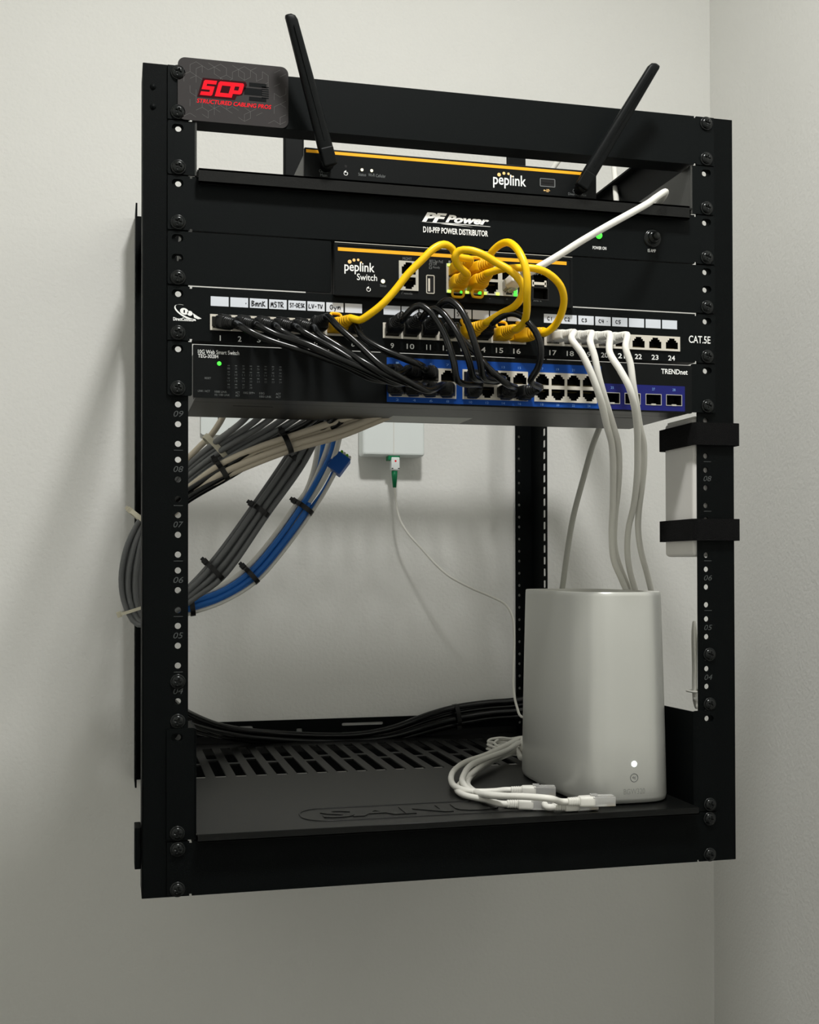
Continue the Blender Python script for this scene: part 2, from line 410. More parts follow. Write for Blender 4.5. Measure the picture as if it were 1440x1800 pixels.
part('panel_face', panel_mb(1, slots=('t', 'b'), fl=20), BLK, bot); screws(bot, 1, 'tb')

# ---------------------------------------------------------------- upper shelf with the router on it
def vent_rows(x0, x1, dx, w_, rows):
    out = []; i = 0; x = x0
    while x+w_ <= x1:
        for ya, yb, st in rows:
            d = st if i % 2 else 0
            out.append(rrect(x, x+w_, ya+(d if ya != rows[0][0] else 0), yb+(d if yb != rows[-1][1] else 0), 2.5, 3))
        x += dx; i += 1
    return out
us = empty('rack_shelf', (0, 0, 572), 'black one-unit rack shelf under the router with two antennas', 'rack shelf')
part('deck', MB().slab([rect(-217.8, 217.8, -5, 275)]+vent_rows(-200, 205, 20.8, 11, [(60, 115, 20), (125, 180, 20), (190, 250, 20)]), 580.8, 582.4, plane='xy'), SHELF, us)
p = MB().box(-217, 213, -9.5, -8, 571, 582.4); p.box(-217, 213, -9.5, -4, 580.9, 582.4); p.box(-217, 213, -9.5, -4, 571, 572.2)
part('front_lip', p, SHELF, us)
for s in (-1, 1):
    xa, xb = sorted((s*218, s*219.5))
    part('side_plate', MB().slab([[(-2, 578.5), (275, 578.5), (275, 588), (250, 592), (120, 621), (-2, 621.5)]], xa, xb, plane='yz'), SIDEG, us)
    xa, xb = sorted((s*218.6, s*241))
    part('mounting_ear', MB().slab([rrect(xa, xb, 578.5, 621.8, 1.5, 3)]+[slot(s*(HX+.6), hz(14, k)) for k in 'tb'], -2, 0), BLK2, us)
    screw(us, s*HX+(.8 if s > 0 else 0), hz(14, 'b'))

RY = -1.0
ro = empty('wireless_router', (0, RY, 582.4), 'black router with amber stripe and two tilted black antennas, on the upper shelf', 'router')
rx0, rx1, rzt = F(535, 258, RY).x, F(1049, 304, RY).x, 609.5
b = MB().box(rx0+1.5, rx1-1.5, RY+6, RY+140, 584.6, rzt-0.8, 1.2)
part('case', b, SIDEG, ro, 'dark grey metal case')
ROF = part('face_plate', MB().box(rx0, rx1, RY, RY+7, 584.2, rzt, 1.0), DEV, ro)
for fx in (rx0+14, rx1-14):
    for fy in (RY+18, RY+125): part('rubber_foot', MB().lathe([(0.05, 0), (5, 0), (5, 2.4), (0.05, 2.4)], (fx, fy, 582.4), (0, 0, 1), 16), DARK, ro)
part('amber_stripe', MB().box(rx0+1.5, F(1024, 301, RY).x, RY-0.15, RY, rzt-4.4, rzt-1.9), ORG, ROF)
t = MB(); t.ptext('peplink', (867, 330), (925, 334), 25, RY, off=0.012)
part('brand_lettering', t, WHT, ROF, 'white lettering')
t = MB()
for x, y, r in ((877.5, 307, 3.2), (886, 304.6, 2.6), (894, 305.5, 2.2)):
    q = F(x, y, RY); t.lathe([(r*.5, 0), (0.01, .12)], q, n=16)
q = F(900, 310, RY); t.lathe([(.7, 0), (0.01, .12)], q, n=12)
part('brand_dots', t, PEACH, ROF, 'four pale amber dots')
t = MB(); t.ptext('Cellular', (561, 303), (578, 304), 5, RY); t.ptext('Main', (563, 310), (575, 311), 5, RY)
t.ptext('Cellular', (1007, 338), (1024, 340), 6, RY); t.ptext('Diversity / Aux', (999, 344), (1031, 347), 6, RY)
t.ptext('Status', (630, 309), (643.5, 310), 5.5, RY); t.ptext('Wi-Fi', (647.5, 310), (659, 311), 5.5, RY); t.ptext('Cellular', (661, 311), (678, 313), 5.5, RY)
part('small_lettering', t, GRYP, ROF)
def reset_icon(px, py, Y, r):
    c = F(px, py, Y); m_ = MB()
    m_.tube([(c.x+r*math.cos(math.radians(a)), Y-.05, c.z+r*math.sin(math.radians(a))) for a in range(110, 420, 20)], .3, 6, 1)
    m_.slab([[(c.x-r*.3-1.1, c.z+r), (c.x-r*.3+.8, c.z+r+1.1), (c.x-r*.3+.8, c.z+r-1.1)]], Y-.2, Y); return m_
part('reset_symbol', reset_icon(608, 305, RY, 1.55), WHT, ROF)
part('reset_hole', MB().lathe([(1.1, 0), (0.01, .1)], F(608, 292.5, RY), n=16), DARK, ro)
for px, py in ((636.5, 298.5), (653.5, 300)): part('status_lamp', MB().lathe([(1.2, 0), (1.0, .4), (0.01, .5)], F(px, py, RY), n=16), LEDW, ro)
q0, q1 = F(949, 313, RY), F(976, 330, RY)
part('usb_socket', MB().slab([rrect(q0.x, q1.x, q1.z, q0.z, .9, 3), rect(q0.x+.7, q1.x-.7, q1.z+.7, q0.z-.7)], RY-.4, RY+.2).box(q0.x+.7, q1.x-.7, RY-.1, RY+.1, q1.z+.7, q0.z-.7, mi=1).box(q0.x+2, q1.x-2, RY-.3, RY, q1.z+3.4, q0.z-2.6, mi=1), [GRYP, DARK], ro)
c = F(962, 335, RY); t = MB().box(c.x-2.6, c.x+2.6, RY-.1, RY, c.z-.2, c.z+.2).box(c.x-.8, c.x+1.2, RY-.1, RY, c.z+.8, c.z+1.1).box(c.x-1.2, c.x+.6, RY-.1, RY, c.z-1.1, c.z-.8)
t.lathe([(.7, 0), (.01, .1)], (c.x-2.6, RY, c.z), n=10); t.lathe([(.45, 0), (.01, .1)], (c.x+1.4, RY, c.z+.95), n=8); t.lathe([(.45, 0), (.01, .1)], (c.x+.8, RY, c.z-.95), n=8)
part('usb_symbol', t, PEACH, ROF)
def antenna(base, tip, w0, lean):
    a = F(base[0], base[1], RY-12); bq = F(tip[0], tip[1], RY-30)
    hg = MB(); hg.lathe([(0.05, 0), (4.6, 0), (4.6, 7), (5.4, 8), (5.4, 13), (0.05, 13)], (a.x, RY, a.z-3), (0, -1, 0), 20)
    d = (bq-a).normalized(); M = frame(d, (0, -1, 0)); L = (bq-a).length
    hg.obox(a, M, (-5.6, 5.6), (-4, 5.2), (-6, 9), 1.2); an = MB()
    an.loft([(4, 6.0, 4.6), (10, 6.2, 4.8), (L*.4, 5.6, 4.4), (L*.85, 4.9, 4.0), (L-4, 4.7, 3.9), (L-.6, 4.2, 3.4, -lean*.6), (L+1.2, 2.6, 2.6, -lean*1.6)], a, M, e=3.2, n=20)
    an.obox(a, M, (-.5, .5), (4.2, 5.1), (14, L-8))
    o = part('antenna', an, DEV, ro, 'round-tipped black antenna leaning outward'); part('hinge', hg, DEV, o); return o
antenna((577, 279), (511, 28), 0, 1); antenna((1027, 320), (1151, 115), 0, -1)
for px in (515.5, 906):          # flat paddle antennas behind the case
    q = F(px, 270, RY+172); zt = 700
    part('rear_antenna', MB().box(q.x-10, q.x+10, RY+167, RY+173, 602, zt, 2.2).lathe([(0.05, 0), (4, 0), (4, 14), (0.05, 14)], (q.x, RY+170, 592), (0, 0, 1), 16).box(q.x-4, q.x+4, RY+139, RY+174, 590, 598), DEV, ro, 'flat upright black antenna at the back of the case')

# ---------------------------------------------------------------- power distributor
PYF = -2.0
pd = empty('power_distributor', (0, 0, 12*U), 'black power distributor panel with white italic lettering and a green lamp', 'power distributor')
PDF = part('panel_face', panel_mb(13, slots=('t', 'b')), BLK2, pd); screws(pd, 13, 'b')
part('case', MB().box(-214, 214, 12, 100, 12*U+3, 13*U-4, 1), BLK, pd)
t = MB(); t.ptext('PF', (742, 390), (786, 392), 17, PYF, 0.35, 0.05); t.ptext('Power', (783, 392), (860, 395), 13.5, PYF, 0.35, 0.045)
z = F(800, 396, PYF).z
t.slab([[(F(739, 391, PYF).x, z+.9), (F(862, 396, PYF).x, z+.75), (F(862, 396, PYF).x, z+1.05), (F(790, 394, PYF).x, z+1.5)]], PYF-.1, PYF)
t.slab([[(F(775, 395, PYF).x, z+.2), (F(832, 397, PYF).x, z-.6), (F(790, 394, PYF).x, z+.7)]], PYF-.1, PYF)
part('brand_lettering', t, WHT, PDF, 'bold white italic lettering')
t = MB(); t.ptext('D10-PFP POWER DISTRIBUTOR', (744, 410), (858, 414.5), 10.5, PYF, 0, 0.02)
t.ptext('POWER ON', (1042, 438), (1066, 439.5), 5.5, PYF, 0, .01); t.ptext('15 AMP', (1139, 443), (1153, 444), 5.5, PYF)
part('model_lettering', t, WHT, PDF)
part('power_lamp', MB().lathe([(3.0, 0), (2.9, .8), (2.2, 1.9), (.9, 2.5), (.01, 2.6)], F(1053, 414, PYF), n=20), LEDG, pd, 'lit green lamp')
c = F(1147, 419, PYF)
part('breaker_button', MB().lathe([(8.4, 0), (8.4, .8), (7.0, 1.4), (5.4, 1.6), (5.4, 4.6), (4.6, 5.4), (3.6, 5.6), (3.4, 9), (2.8, 10), (0.01, 10.2)], c, n=28), SCR, pd)

# ---------------------------------------------------------------- jack builder
def keyed(cx, cz, w_, h_, upw=True, k=1):
    """opening of a modular jack: body plus the stepped latch notch"""
    a = [(-.5*w_, -.5*h_), (.5*w_, -.5*h_), (.5*w_, .14*h_), (.36*w_, .14*h_), (.36*w_, .32*h_), (.23*w_, .32*h_), (.23*w_, .5*h_),
         (-.23*w_, .5*h_), (-.23*w_, .32*h_), (-.36*w_, .32*h_), (-.36*w_, .14*h_), (-.5*w_, .14*h_)]
    s = 1 if upw else -1
    return [(cx+x, cz+s*y) for x, y in a]
def jack_mb(cx, cz, W, H, w_, h_, upw, yf, depth=11):
    k = keyed(cx, cz, w_, h_, upw); p = MB().slab([rect(cx-W/2, cx+W/2, cz-H/2, cz+H/2), k], yf-1.2, yf)
    n = len(k); y1 = yf+depth
    p.add([(q[0], yf-1.15, q[1]) for q in k]+[(q[0], y1, q[1]) for q in k], [(i, (i+1) % n, n+(i+1) % n, n+i) for i in range(n)], False, 1)
    p.box(cx-W/2+.3, cx+W/2-.3, y1, y1+.6, cz-H/2+.3, cz+H/2-.3, mi=1)
    zc = cz-(.36*h_ if upw else -.36*h_)
    for i in range(8): p.box(cx-.36*w_+i*.1*w_, cx-.36*w_+i*.1*w_+.35, yf+3, yf+9, zc-.2, zc+.2, mi=2)
    return p

# ---------------------------------------------------------------- small switch in the middle of its long ears
sw = empty('network_switch', (0, 0, 11*U), 'small black switch with amber stripe and yellow cables, between two wide blank ears', 'network switch')
SY = -7.0
sx0, sx1, sz0, sz1 = -106.6, 103.2, 486.6, 530.6
for s in (-1, 1):
    xa, xb = (-241, -108.2) if s < 0 else (104.8, 241)
    p = MB().slab([rrect(xa, xb, 489.9, 532.6, 1.6, 3)]+[slot(s*(HX+.6), hz(12, k)) for k in 'tmb'], -2, 0)
    lo_, hi_ = (-222, -109) if s < 0 else (105.5, 222)
    p.box(lo_, hi_, 0, 10, 531, 532.4)
    part('mounting_ear', p, BLK2, sw, 'wide plain black ear')
    screw(sw, s*HX+(.8 if s > 0 else -.2), hz(12, 'b'))
jx = [-10.9+15.85*(i+.5) for i in range(4)]
zu, zd = 512.3, 500.0
mgx = (-52.0-35.2)/2
hol = [rect(-10.9, 52.5, 493.6, 518.6), rect(-52.0, -35.2, 494.2, 519.0), rect(66.5, 80.5, 492.5, 502.8), rect(66.5, 80.5, 505.4, 515.5)]
SWF = part('face_plate', MB().slab([rrect(sx0, sx1, sz0, sz1, 1.2, 3)]+hol, SY, SY+5), DEV, sw)
part('case', MB().box(sx0+1, sx1-1, 6, 150, sz0+1.5, sz1-1, 1), BLK, sw)
p = MB().slab([rect(sx0+.6, sx1-.6, sz0+.4, sz1-.4), rrect(sx0+2.4, sx1-2.4, sz0+4, sz1-2.2, 1.2, 3)], SY-.5, SY)
part('face_frame', p, DEV, SWF)
part('amber_stripe', MB().box(F(594, 440, SY).x, F(996, 465, SY).x, SY-.15, SY, 523.7, 526.6), ORG, SWF)
part('metal_edge_highlight', MB().box(sx0+.5, sx1-.5, SY-.2, SY+.6, sz1-.05, sz1+.45), STEEL, SWF)  # bare top edge as a pale strip, its highlight put into the colour
t = MB(); t.ptext('peplink', (605.5, 480), (658.5, 485), 21.5, SY, off=.012); t.ptext('Switch', (627.5, 492), (663, 494.5), 11.5, SY, off=.006)
part('brand_lettering', t, WHT, SWF, 'white lettering')
t = MB()
for x, y, r in ((614.8, 460, 3.4), (622.4, 457.2, 2.7), (629.8, 456.8, 2.3), (635, 461.2, 1.7)): t.lathe([(r*.47, 0), (.01, .12)], F(x, y, SY), n=16)
part('brand_dots', t, PEACH, SWF, 'four pale amber dots')
t = MB(); t.ptext('MGMT', (708, 457), (724, 458), 5, SY); t.ptext('Console', (706, 518.5), (725, 519.8), 6, SY); t.ptext('Status', (668, 504), (679, 504.8), 5, SY)
t.ptext('802.3at PoE', (755, 461), (779, 463), 5, SY); t.ptext('Off', (761.5, 466), (768, 466.6), 4.6, SY); t.ptext('Ready', (761.5, 472.5), (773.5, 473.6), 5, SY)
for n, x, y in (('1', 790, 463), ('2', 797, 526), ('3', 822, 463), ('4', 829, 527), ('5', 861, 467), ('6', 861, 529), ('7', 891, 469), ('8', 891, 530)): t.ptext(n, (x-1.5, y), (x+2, y+.2), 5, SY)
t.ptext('SFP 2', (938, 533), (952, 534), 5, SY); t.ptext('SFP 1', (938, 483), (952, 484), 4, SY)
for yy in (464.4, 470.6):
    a = F(754.5, yy, SY); t.slab([rect(a.x, a.x+2.4, a.z-1.0, a.z+1.0), rect(a.x+.35, a.x+2.05, a.z-.65, a.z+.65)], SY-.1, SY)
part('small_lettering', t, GRYP, SWF)
part('reset_symbol', reset_icon(648, 509, SY, 1.6), WHT, SWF)
part('reset_hole', MB().lathe([(1.0, 0), (0.01, .1)], F(648, 499.5, SY), n=14), DARK, sw)
part('status_lamp', MB().lathe([(1.7, 0), (1.5, .5), (0.01, .7)], F(673.4, 494.5, SY), n=18), LEDW, sw, 'lit warm white lamp')
J1 = None
for cx, W in [(x, 15.85) for x in jx]+[(mgx, 16.8)]:
    for cz, upw in ((zu, True), (zd, False)):
        part('port', jack_mb(cx, cz, W, 12.4, 12.0, 10.0, upw, SY), [STEEL, DARK, GOLD], sw)
i = 0
for cx in jx:
    for dx in (-5.6, 5.6):
        m_ = LEDY if i in (0, 2, 4, 5) else LEDG
        if i not in (6,): part('port_lamp', MB().box(cx+dx-1.5, cx+dx+1.5, SY-1.7, SY-1.2, 493.8, 496.2, .3), m_, sw)
        i += 1
    if cx < 0: part('port_lamp', MB().box(cx-7.1, cx-4.1, SY-1.7, SY-1.2, 516.2, 518.4, .3), LEDY, sw)
for dx, cx in ((5.6, jx[0]), (5.6, jx[3])): part('port_lamp', MB().box(cx+dx-1.5, cx+dx+1.5, SY-1.7, SY-1.2, 496.8, 499.0, .3), LEDG, sw)
a, b = F(749, 483, SY), F(764, 517, SY)
part('usb_socket', MB().slab([rrect(a.x, b.x, b.z, a.z, 1.2, 3), rrect(a.x+.8, b.x-.8, b.z+.8, a.z-.8, .6, 2)], SY-.5, SY+.2).box(a.x+.8, b.x-.8, SY-.1, SY+.1, b.z+.8, a.z-.8, mi=1).box(a.x+1.8, a.x+3.4, SY-.4, SY, b.z+2, a.z-3, mi=2), [STEEL, DARK, JACK], sw)
for za, zb in ((492.5, 502.8), (505.4, 515.5)):
    p = MB().box(66.5, 80.5, SY+12, SY+12.5, za, zb)
    p.slab([rect(66, 81, za-.5, zb+.5), rect(67, 80, za+.5, zb-.5)], SY-.2, SY+12)
    part('fibre_slot', p, DARK, sw)
c = F(948, 498.6, SY); p = MB().box(c.x-6, c.x+6, SY-.5, SY+.3, c.z-1.2, c.z+1.2).box(c.x-6.6, c.x-4.6, SY-.5, SY+.3, c.z-2.8, c.z+2.8, .3).box(c.x+4.6, c.x+6.6, SY-.5, SY+.3, c.z-2.8, c.z+2.8, .3)
part('slot_bracket', p, JACK, sw)

# ---------------------------------------------------------------- patch panel
pp = empty('patch_bay', (0, 0, 10*U), 'black patch panel of twenty-four numbered ports with white name labels', 'patch panel')
GX = [[-199.4+15.62*i for i in range(8)], [-56.6+15.72*i for i in range(8)], [86.3+16.0*i for i in range(8)]]
PORT = [x for g in GX for x in g]
ZP = 460.6
hol = [rect(g[0]-7.9, g[-1]+7.9, ZP-6.4, ZP+6.4) for g in GX]
PPF = part('panel_face', panel_mb(11, hol, slots=('t', 'b')), BLK2, pp); screws(pp, 11, 'b')
part('circuit_board', MB().box(-212, 212, 18, 36, 453.5, 483, .5), BLK, pp)
j0 = None
for i, x in enumerate(PORT):
    if j0 is None: j0 = part('port', jack_mb(x, ZP, 16.0, 12.9, 11.6, 9.4, True, -2.0), [JACK, DARK, GOLD], pp)
    else: dup(j0, pp, (x-PORT[0], 0, 0))
lx = [(-206.9, -82.2, GX[0]), (-63.9, 59.3, GX[1]), (78.2, 204.0, GX[2])]
LX = []
for a, b, g in lx:
    pt = (b-a+1.3)/8
    for i in range(8): LX.append((a+pt*i, a+pt*i+pt-1.3))
l0 = None
for a, b in LX:
    if l0 is None: l0 = part('name_label', MB().box(a, b, -2.35, -2.0, 473.8, 481.6, .1), LABEL, pp); la = a
    else: dup(l0, pp, (a-la, 0, 0))
GL = {'B': [[(0, 0), (0, 1)], [(0, 1), (.8, .85), (.2, .55), (.9, .3), (0, 0)]], 'm': [[(0, 0), (.05, .6)], [(.05, .4), (.35, .7), (.4, .05)], [(.45, .4), (.8, .7), (.9, 0)]],
      'n': [[(0, 0), (.1, .65)], [(.1, .4), (.6, .7), (.85, 0)]], 'K': [[(0, 0), (.05, 1)], [(.8, 1), (.1, .5), (.95, .05)]], 'M': [[(0, 0), (.2, .9), (.45, .3), (.75, .9), (.9, 0)]],
      'S': [[(.9, .9), (.3, 1), (.1, .7), (.8, .4), (.7, .05), (0, .05)]], 'T': [[(0, .95), (1, .95)], [(.5, .95), (.45, 0)]], 'R': [[(0, 0), (.05, 1), (.7, .9), (.6, .55), (.1, .45), (.9, 0)]],
      '-': [[(.1, .45), (.8, .5)]], 'D': [[(0, 0), (.05, 1), (.8, .75), (.85, .3), (0, 0)]], 'E': [[(.85, 1), (.05, 1), (0, 0), (.9, 0)], [(0, .5), (.7, .5)]], 'L': [[(.05, 1), (0, 0), (.8, .02)]],
      'V': [[(0, 1), (.4, 0), (.9, 1)]], 'G': [[(.9, .8), (.4, 1), (0, .4), (.4, 0), (.9, .2), (.9, .5), (.5, .5)]], 'y': [[(0, .6), (.4, .1)], [(.9, .65), (.3, -.5)]],
      'C': [[(.85, .8), (.4, .95), (.05, .5), (.4, .05), (.9, .15)]], '1': [[(.5, .9), (.45, 0)]], '2': [[(.1, .75), (.5, 1), (.8, .7), (.1, .05), (.95, .1)]], '3': [[(.1, .9), (.8, .9), (.4, .55), (.85, .3), (.1, .02)]],
      '4': [[(.2, 1), (.1, .4), (.9, .45)], [(.75, .95), (.65, 0)]], '5': [[(.9, .95), (.2, .95), (.15, .55), (.8, .45), (.6, .05), (.05, .05)]], '.': [[(.4, .45), (.6, .5), (.45, .55)]]}
def scribble(mb, s, i, fx0, fx1, fz0, fz1, r=.34):
    a, b = LX[i]; a, b = a+fx0*(b-a), a+fx1*(b-a); n = len(s); w_ = (b-a)/n
    z0, z1 = 473.8+fz0*7.8, 473.8+fz1*7.8
    for k, ch in enumerate(s):
        for st in GL[ch]: mb.stroke(st, a+w_*k+.08*w_, a+w_*(k+1)-.12*w_, z0, z1, -2.42, r)
t = MB()
scribble(t, '.', 1, .8, .95, .2, .7); scribble(t, 'BmnK', 2, .1, .9, .2, .75); scribble(t, 'MSTR', 3, .08, .85, .2, .75); scribble(t, 'ST-DESK', 4, .08, .95, .3, .72, .3)
scribble(t, 'LV-TV', 5, .08, .9, .3, .72); scribble(t, 'Gym', 6, .2, .85, .3, .75); scribble(t, 'ST-V', 12, .1, .8, .25, .7)
for k in range(5): scribble(t, 'C%d' % (k+1), 16+k, .2, .58, .3, .7)
scribble(t, '.', 19, .68, .85, .3, .7)
part('handwriting', t, INK, PPF, 'black handwritten names on the labels')
t = MB()
for i, x in enumerate(PORT):
    s = str(i+1); hw = 1.45 if len(s) == 1 else 3.3
    if s == '1': hw = .42
    if s == '11': hw = 2.0
    t.text(s, x-hw+.2, x+hw+.2, 445.9, 4.4, -2, 0, .012)
t.ptext('CAT.5E', (1211, 602), (1249, 605), 13, -2, 0, .012)
part('port_numbers', t, WHT, PPF, 'white port numbers and rating lettering')
t = MB(); t.ptext('DirectConnect', (304.5, 563.5), (340, 565), 6, -2, 0, .03)
c0 = F(328, 551, -2); 
def ell(cx, cz, a, b, rot, n=28, t0=0, t1=360):
    o = []
    for k in range(n):
        q = math.radians(t0+(t1-t0)*k/(n-1)); x, z = a*math.cos(q), b*math.sin(q)
        o.append((cx+x*math.cos(rot)-z*math.sin(rot), cz+x*math.sin(rot)+z*math.cos(rot)))
    return o
sw1 = ell(c0.x+1, c0.z+.6, 11.5, 4.6, -.42, 26, 120, 318); sw2 = ell(c0.x+1, c0.z+1.4, 10.5, 4.0, -.42, 26, 318, 120)
t.slab([sw1+sw2], -2.1, -2)
t.slab([ell(c0.x-1.8, c0.z+1.6, 3.4, 2.6, -.3), rect(c0.x-2.4, c0.x-1.2, c0.z+.4, c0.z+2.8)], -2.1, -2)
t.slab([ell(c0.x+2.6, c0.z+.2, 2.2, 2.0, -.3)], -2.1, -2)
t.slab([[(c0.x+5, c0.z+.5), (c0.x+9, c0.z-2), (c0.x+12, c0.z-3.6), (c0.x+9, c0.z-4.2), (c0.x+6, c0.z-3)]], -2.1, -2)
part('brand_emblem', t, WHT, PPF, 'white swoosh emblem and lettering')

# ---------------------------------------------------------------- managed switch
ts = empty('network_switch', (0, 0, 9*U), 'wide black switch with blue port bands, lowest of the fitted devices', 'network switch')
TY = -4.0
BX = [(-59.9, -1.6), (4.0, 62.5), (68.3, 126.0)]
SF = [(136.9, 147.9), (152.3, 167.4), (172.3, 187.5), (191.9, 207.3)]; SF[0] = (133.5, 147.9)
tz0, tz1 = 399.2, 441.6
hol = [rect(a, b, 405.0, 430.2) for a, b in BX]+[rect(a, b, 405.3, 415.2) for a, b in SF]
TSF = part('face_plate', MB().slab([rrect(-221, 217.3, tz0, tz1, .8, 2)]+hol, TY, TY+3), DEV, ts)
c_ = MB().box(-219, 215.5, TY+3, 124, tz0+.2, tz1-1.2, .8)
c_.box(-190, -150, 30, 31.2, tz0-.05, tz0+.3, mi=1).box(150, 190, 60, 61.2, tz0-.05, tz0+.3, mi=1)
part('case', MB().box(-219, 215.5, 22, 124, tz0+.2, tz1-1.2, .8).box(-219, 215.5, TY+3, 22, tz0+.2, tz0+1.4).box(-219, 215.5, TY+3, 22, tz1-2.4, tz1-1.2), SHELF, ts)
part('rating_sticker', MB().box(-38, 37, 74, 118, tz0, tz0+.19), STICK, ts)
t = MB()
for a in (-185, 150): t.box(a, a+34, 40, 41.5, tz0+.05, tz0+.19)
part('bottom_slits', t, DARK, ts)
for s in (-1, 1):
    xa, xb = sorted((s*(221.6 if s < 0 else 218), s*241))
    part('mounting_ear', MB().slab([rrect(xa, xb, 400.6, 443.9, 1.5, 3)]+[slot(s*(HX+.6), hz(10, k)) for k in 'tb'], -2, 0), BLK2, ts)
    screw(ts, s*HX+(.8 if s > 0 else -.2), hz(10, 'b'))
def band(x0, x1, z0, z1, hs, m_, nm): return part(nm, MB().slab([rect(x0, x1, z0, z1)]+hs, TY-.15, TY), m_, TSF)
band(-61.6, 130.5, 400.6, 437.8, [rect(a, b, 405.0, 430.2) for a, b in BX], BLUE, 'blue_band')
band(130.5, 210.2, 400.6, 422.9, [rect(a, b, 405.3, 415.2) for a, b in SF], NAVY, 'navy_band')
pu = pdn = None
TP = {}
for bi, (a, b) in enumerate(BX):
    W = (b-a)/4
    for k in range(4):
        cx = a+W*(k+.5)
        for cz, upw in ((423.9, True), (411.3, False)):
            TP[(bi, k, upw)] = (cx, cz)
            part('port', jack_mb(cx, cz, W, 12.6, 12.0, 9.4, upw, TY), [JACK, DARK, GOLD], ts)
for a, b in SF:
    p = MB().slab([rect(a, b, 405.3, 415.2), rect(a+.5, b-.5, 405.8, 414.7)], TY-.5, TY)
    p.slab([rect(a+.2, b-.2, 405.5, 415.0), rect(a+.6, b-.6, 405.9, 414.6)], TY, TY+14, mi=1).box(a, b, TY+14, TY+15, 405.3, 415.2, mi=1)
    c = (a+b)/2; p.box(c-2.2, c+2.2, TY-.7, TY+1, 405.0, 406.6, .2)
    part('fibre_slot', p, [STEEL, DARK], ts)
t = MB(); t.ptext('TRENDnet', (1162.5, 657.5), (1209, 658.5), 9, TY, 0, .02)
t.ptext('10G Web Smart Switch', (348, 621), (420.5, 624.5), 7, TY, 0, .004); t.ptext('TEG-30284', (348, 628.5), (384, 630), 6.5, TY, 0, .004)
part('brand_lettering', t, WHT, TSF)
t = MB(); t.ptext('RESET', (360, 666), (371, 666.8), 3.5, TY)
t.ptext('LINK / ACT', (348, 688.6), (369, 689.6), 3.6, TY); t.ptext('1000 LINK', (377.5, 690), (399, 691), 3.6, TY); t.ptext('10 / 100 LINK', (377.5, 695.4), (404, 696.6), 3.6, TY)
t.ptext('ACT', (414, 691.6), (421.5, 692), 3.6, TY); t.ptext('ACT', (414, 697), (421.5, 697.4), 3.6, TY); t.ptext('10G SFP+', (428, 692), (448, 693), 3.6, TY)
t.ptext('10G', (456, 693), (465, 693.4), 3.6, TY); t.ptext('1000 LINK', (456, 698.6), (477, 699.8), 3.6, TY); t.ptext('ACT', (485, 694), (493.5, 694.6), 3.6, TY); t.ptext('ACT', (485, 699.6), (493.5, 700), 3.6, TY)
part('small_lettering', t, GRYP, TSF)
t = MB(); n = 1
for r_ in range(4):
    for k in range(8):
        if n > 28: break
        A = F(402+13.0*k, 647.2+11*r_+.35*k, TY); t.text(str(n), A.x-1.1, A.x+1.1, A.z-1.0, 1.6, TY, 0, 0)
        t.box(A.x-.9, A.x+.9, TY-.1, TY, A.z+1.7, A.z+2.5); n += 1
part('lamp_numbers', t, DIMP, TSF)
t = MB()
for bi, (a, b) in enumerate(BX):
    for k in range(4):
        cx = TP[(bi, k, True)][0]; n = bi*8+k*2+1
        t.text(str(n), cx-1.3, cx+1.3, 432.4, 2.0, TY-.15); t.text(str(n+1), cx-1.3, cx+1.3, 401.6, 2.0, TY-.15)
for k, (a, b) in enumerate(SF): t.text(str(25+k), (a+b)/2-1.4, (a+b)/2+1.4, 418.4, 2.2, TY-.15)
part('port_numbers', t, mat('pale_blue_print', srgb(120, 165, 225), .6), TSF)
part('power_lamp', MB().lathe([(1.7, 0), (1.4, .4), (.01, .6)], F(385.5, 639, TY), n=18), LEDG, ts, 'lit green lamp')

# ---------------------------------------------------------------- cables, plugs and boots
def boot_mb(o, d, upv, style):
    M = frame(d, upv); p = MB(); L = .72 if style == 'short' else 1.0
    if style == 'slim':
        p.loft([(0, 5.9, 4.4), (3, 6.0, 4.5), (12, 5.6, 4.3), (13, 4.6, 3.9)], o, M, 5)
        q = []
        for k in range(5): q += [(13+k*2, 4.1-k*.15, 3.8-k*.1), (14.2+k*2, 4.1-k*.15, 3.8-k*.1), (14.3+k*2, 3.3, 3.2), (14.9+k*2, 3.3, 3.2)]
        p.loft(q, o, M, 3)
    else:
        p.loft([(-1, 6.6, 5.0), (0, 7.0, 5.4), (8*L, 7.0, 5.4), (11*L, 6.4, 5.1), (12*L, 5.6, 4.8)], o, M, 5)
        q = []
        for k in range(4): q += [((12+k*2.6)*L, 5.9-k*.5, 5.0-k*.35), ((13.6+k*2.6)*L, 5.8-k*.5, 4.9-k*.35), ((13.7+k*2.6)*L, 4.6-k*.3, 4.2-k*.2), ((14.5+k*2.6)*L, 4.6-k*.3, 4.2-k*.2)]
        q.append((25*L, 3.4, 3.3)); p.loft(q, o, M, 2.6)
        if style == 'short': return p.obox(o, M, (-4.6, 4.6), (4.5, 6.6), (-1, 6), .8)
        ring = [V3(o)+M[0]*a+M[1]*(b+5.2)+M[2]*(2.5-b*.35) for a, b in rrect(-5.0, 5.0, 0, 6.0, 2.2, 4)]
        p.tube(ring, 1.15, 8, step=1.2, closed=True)
    return p
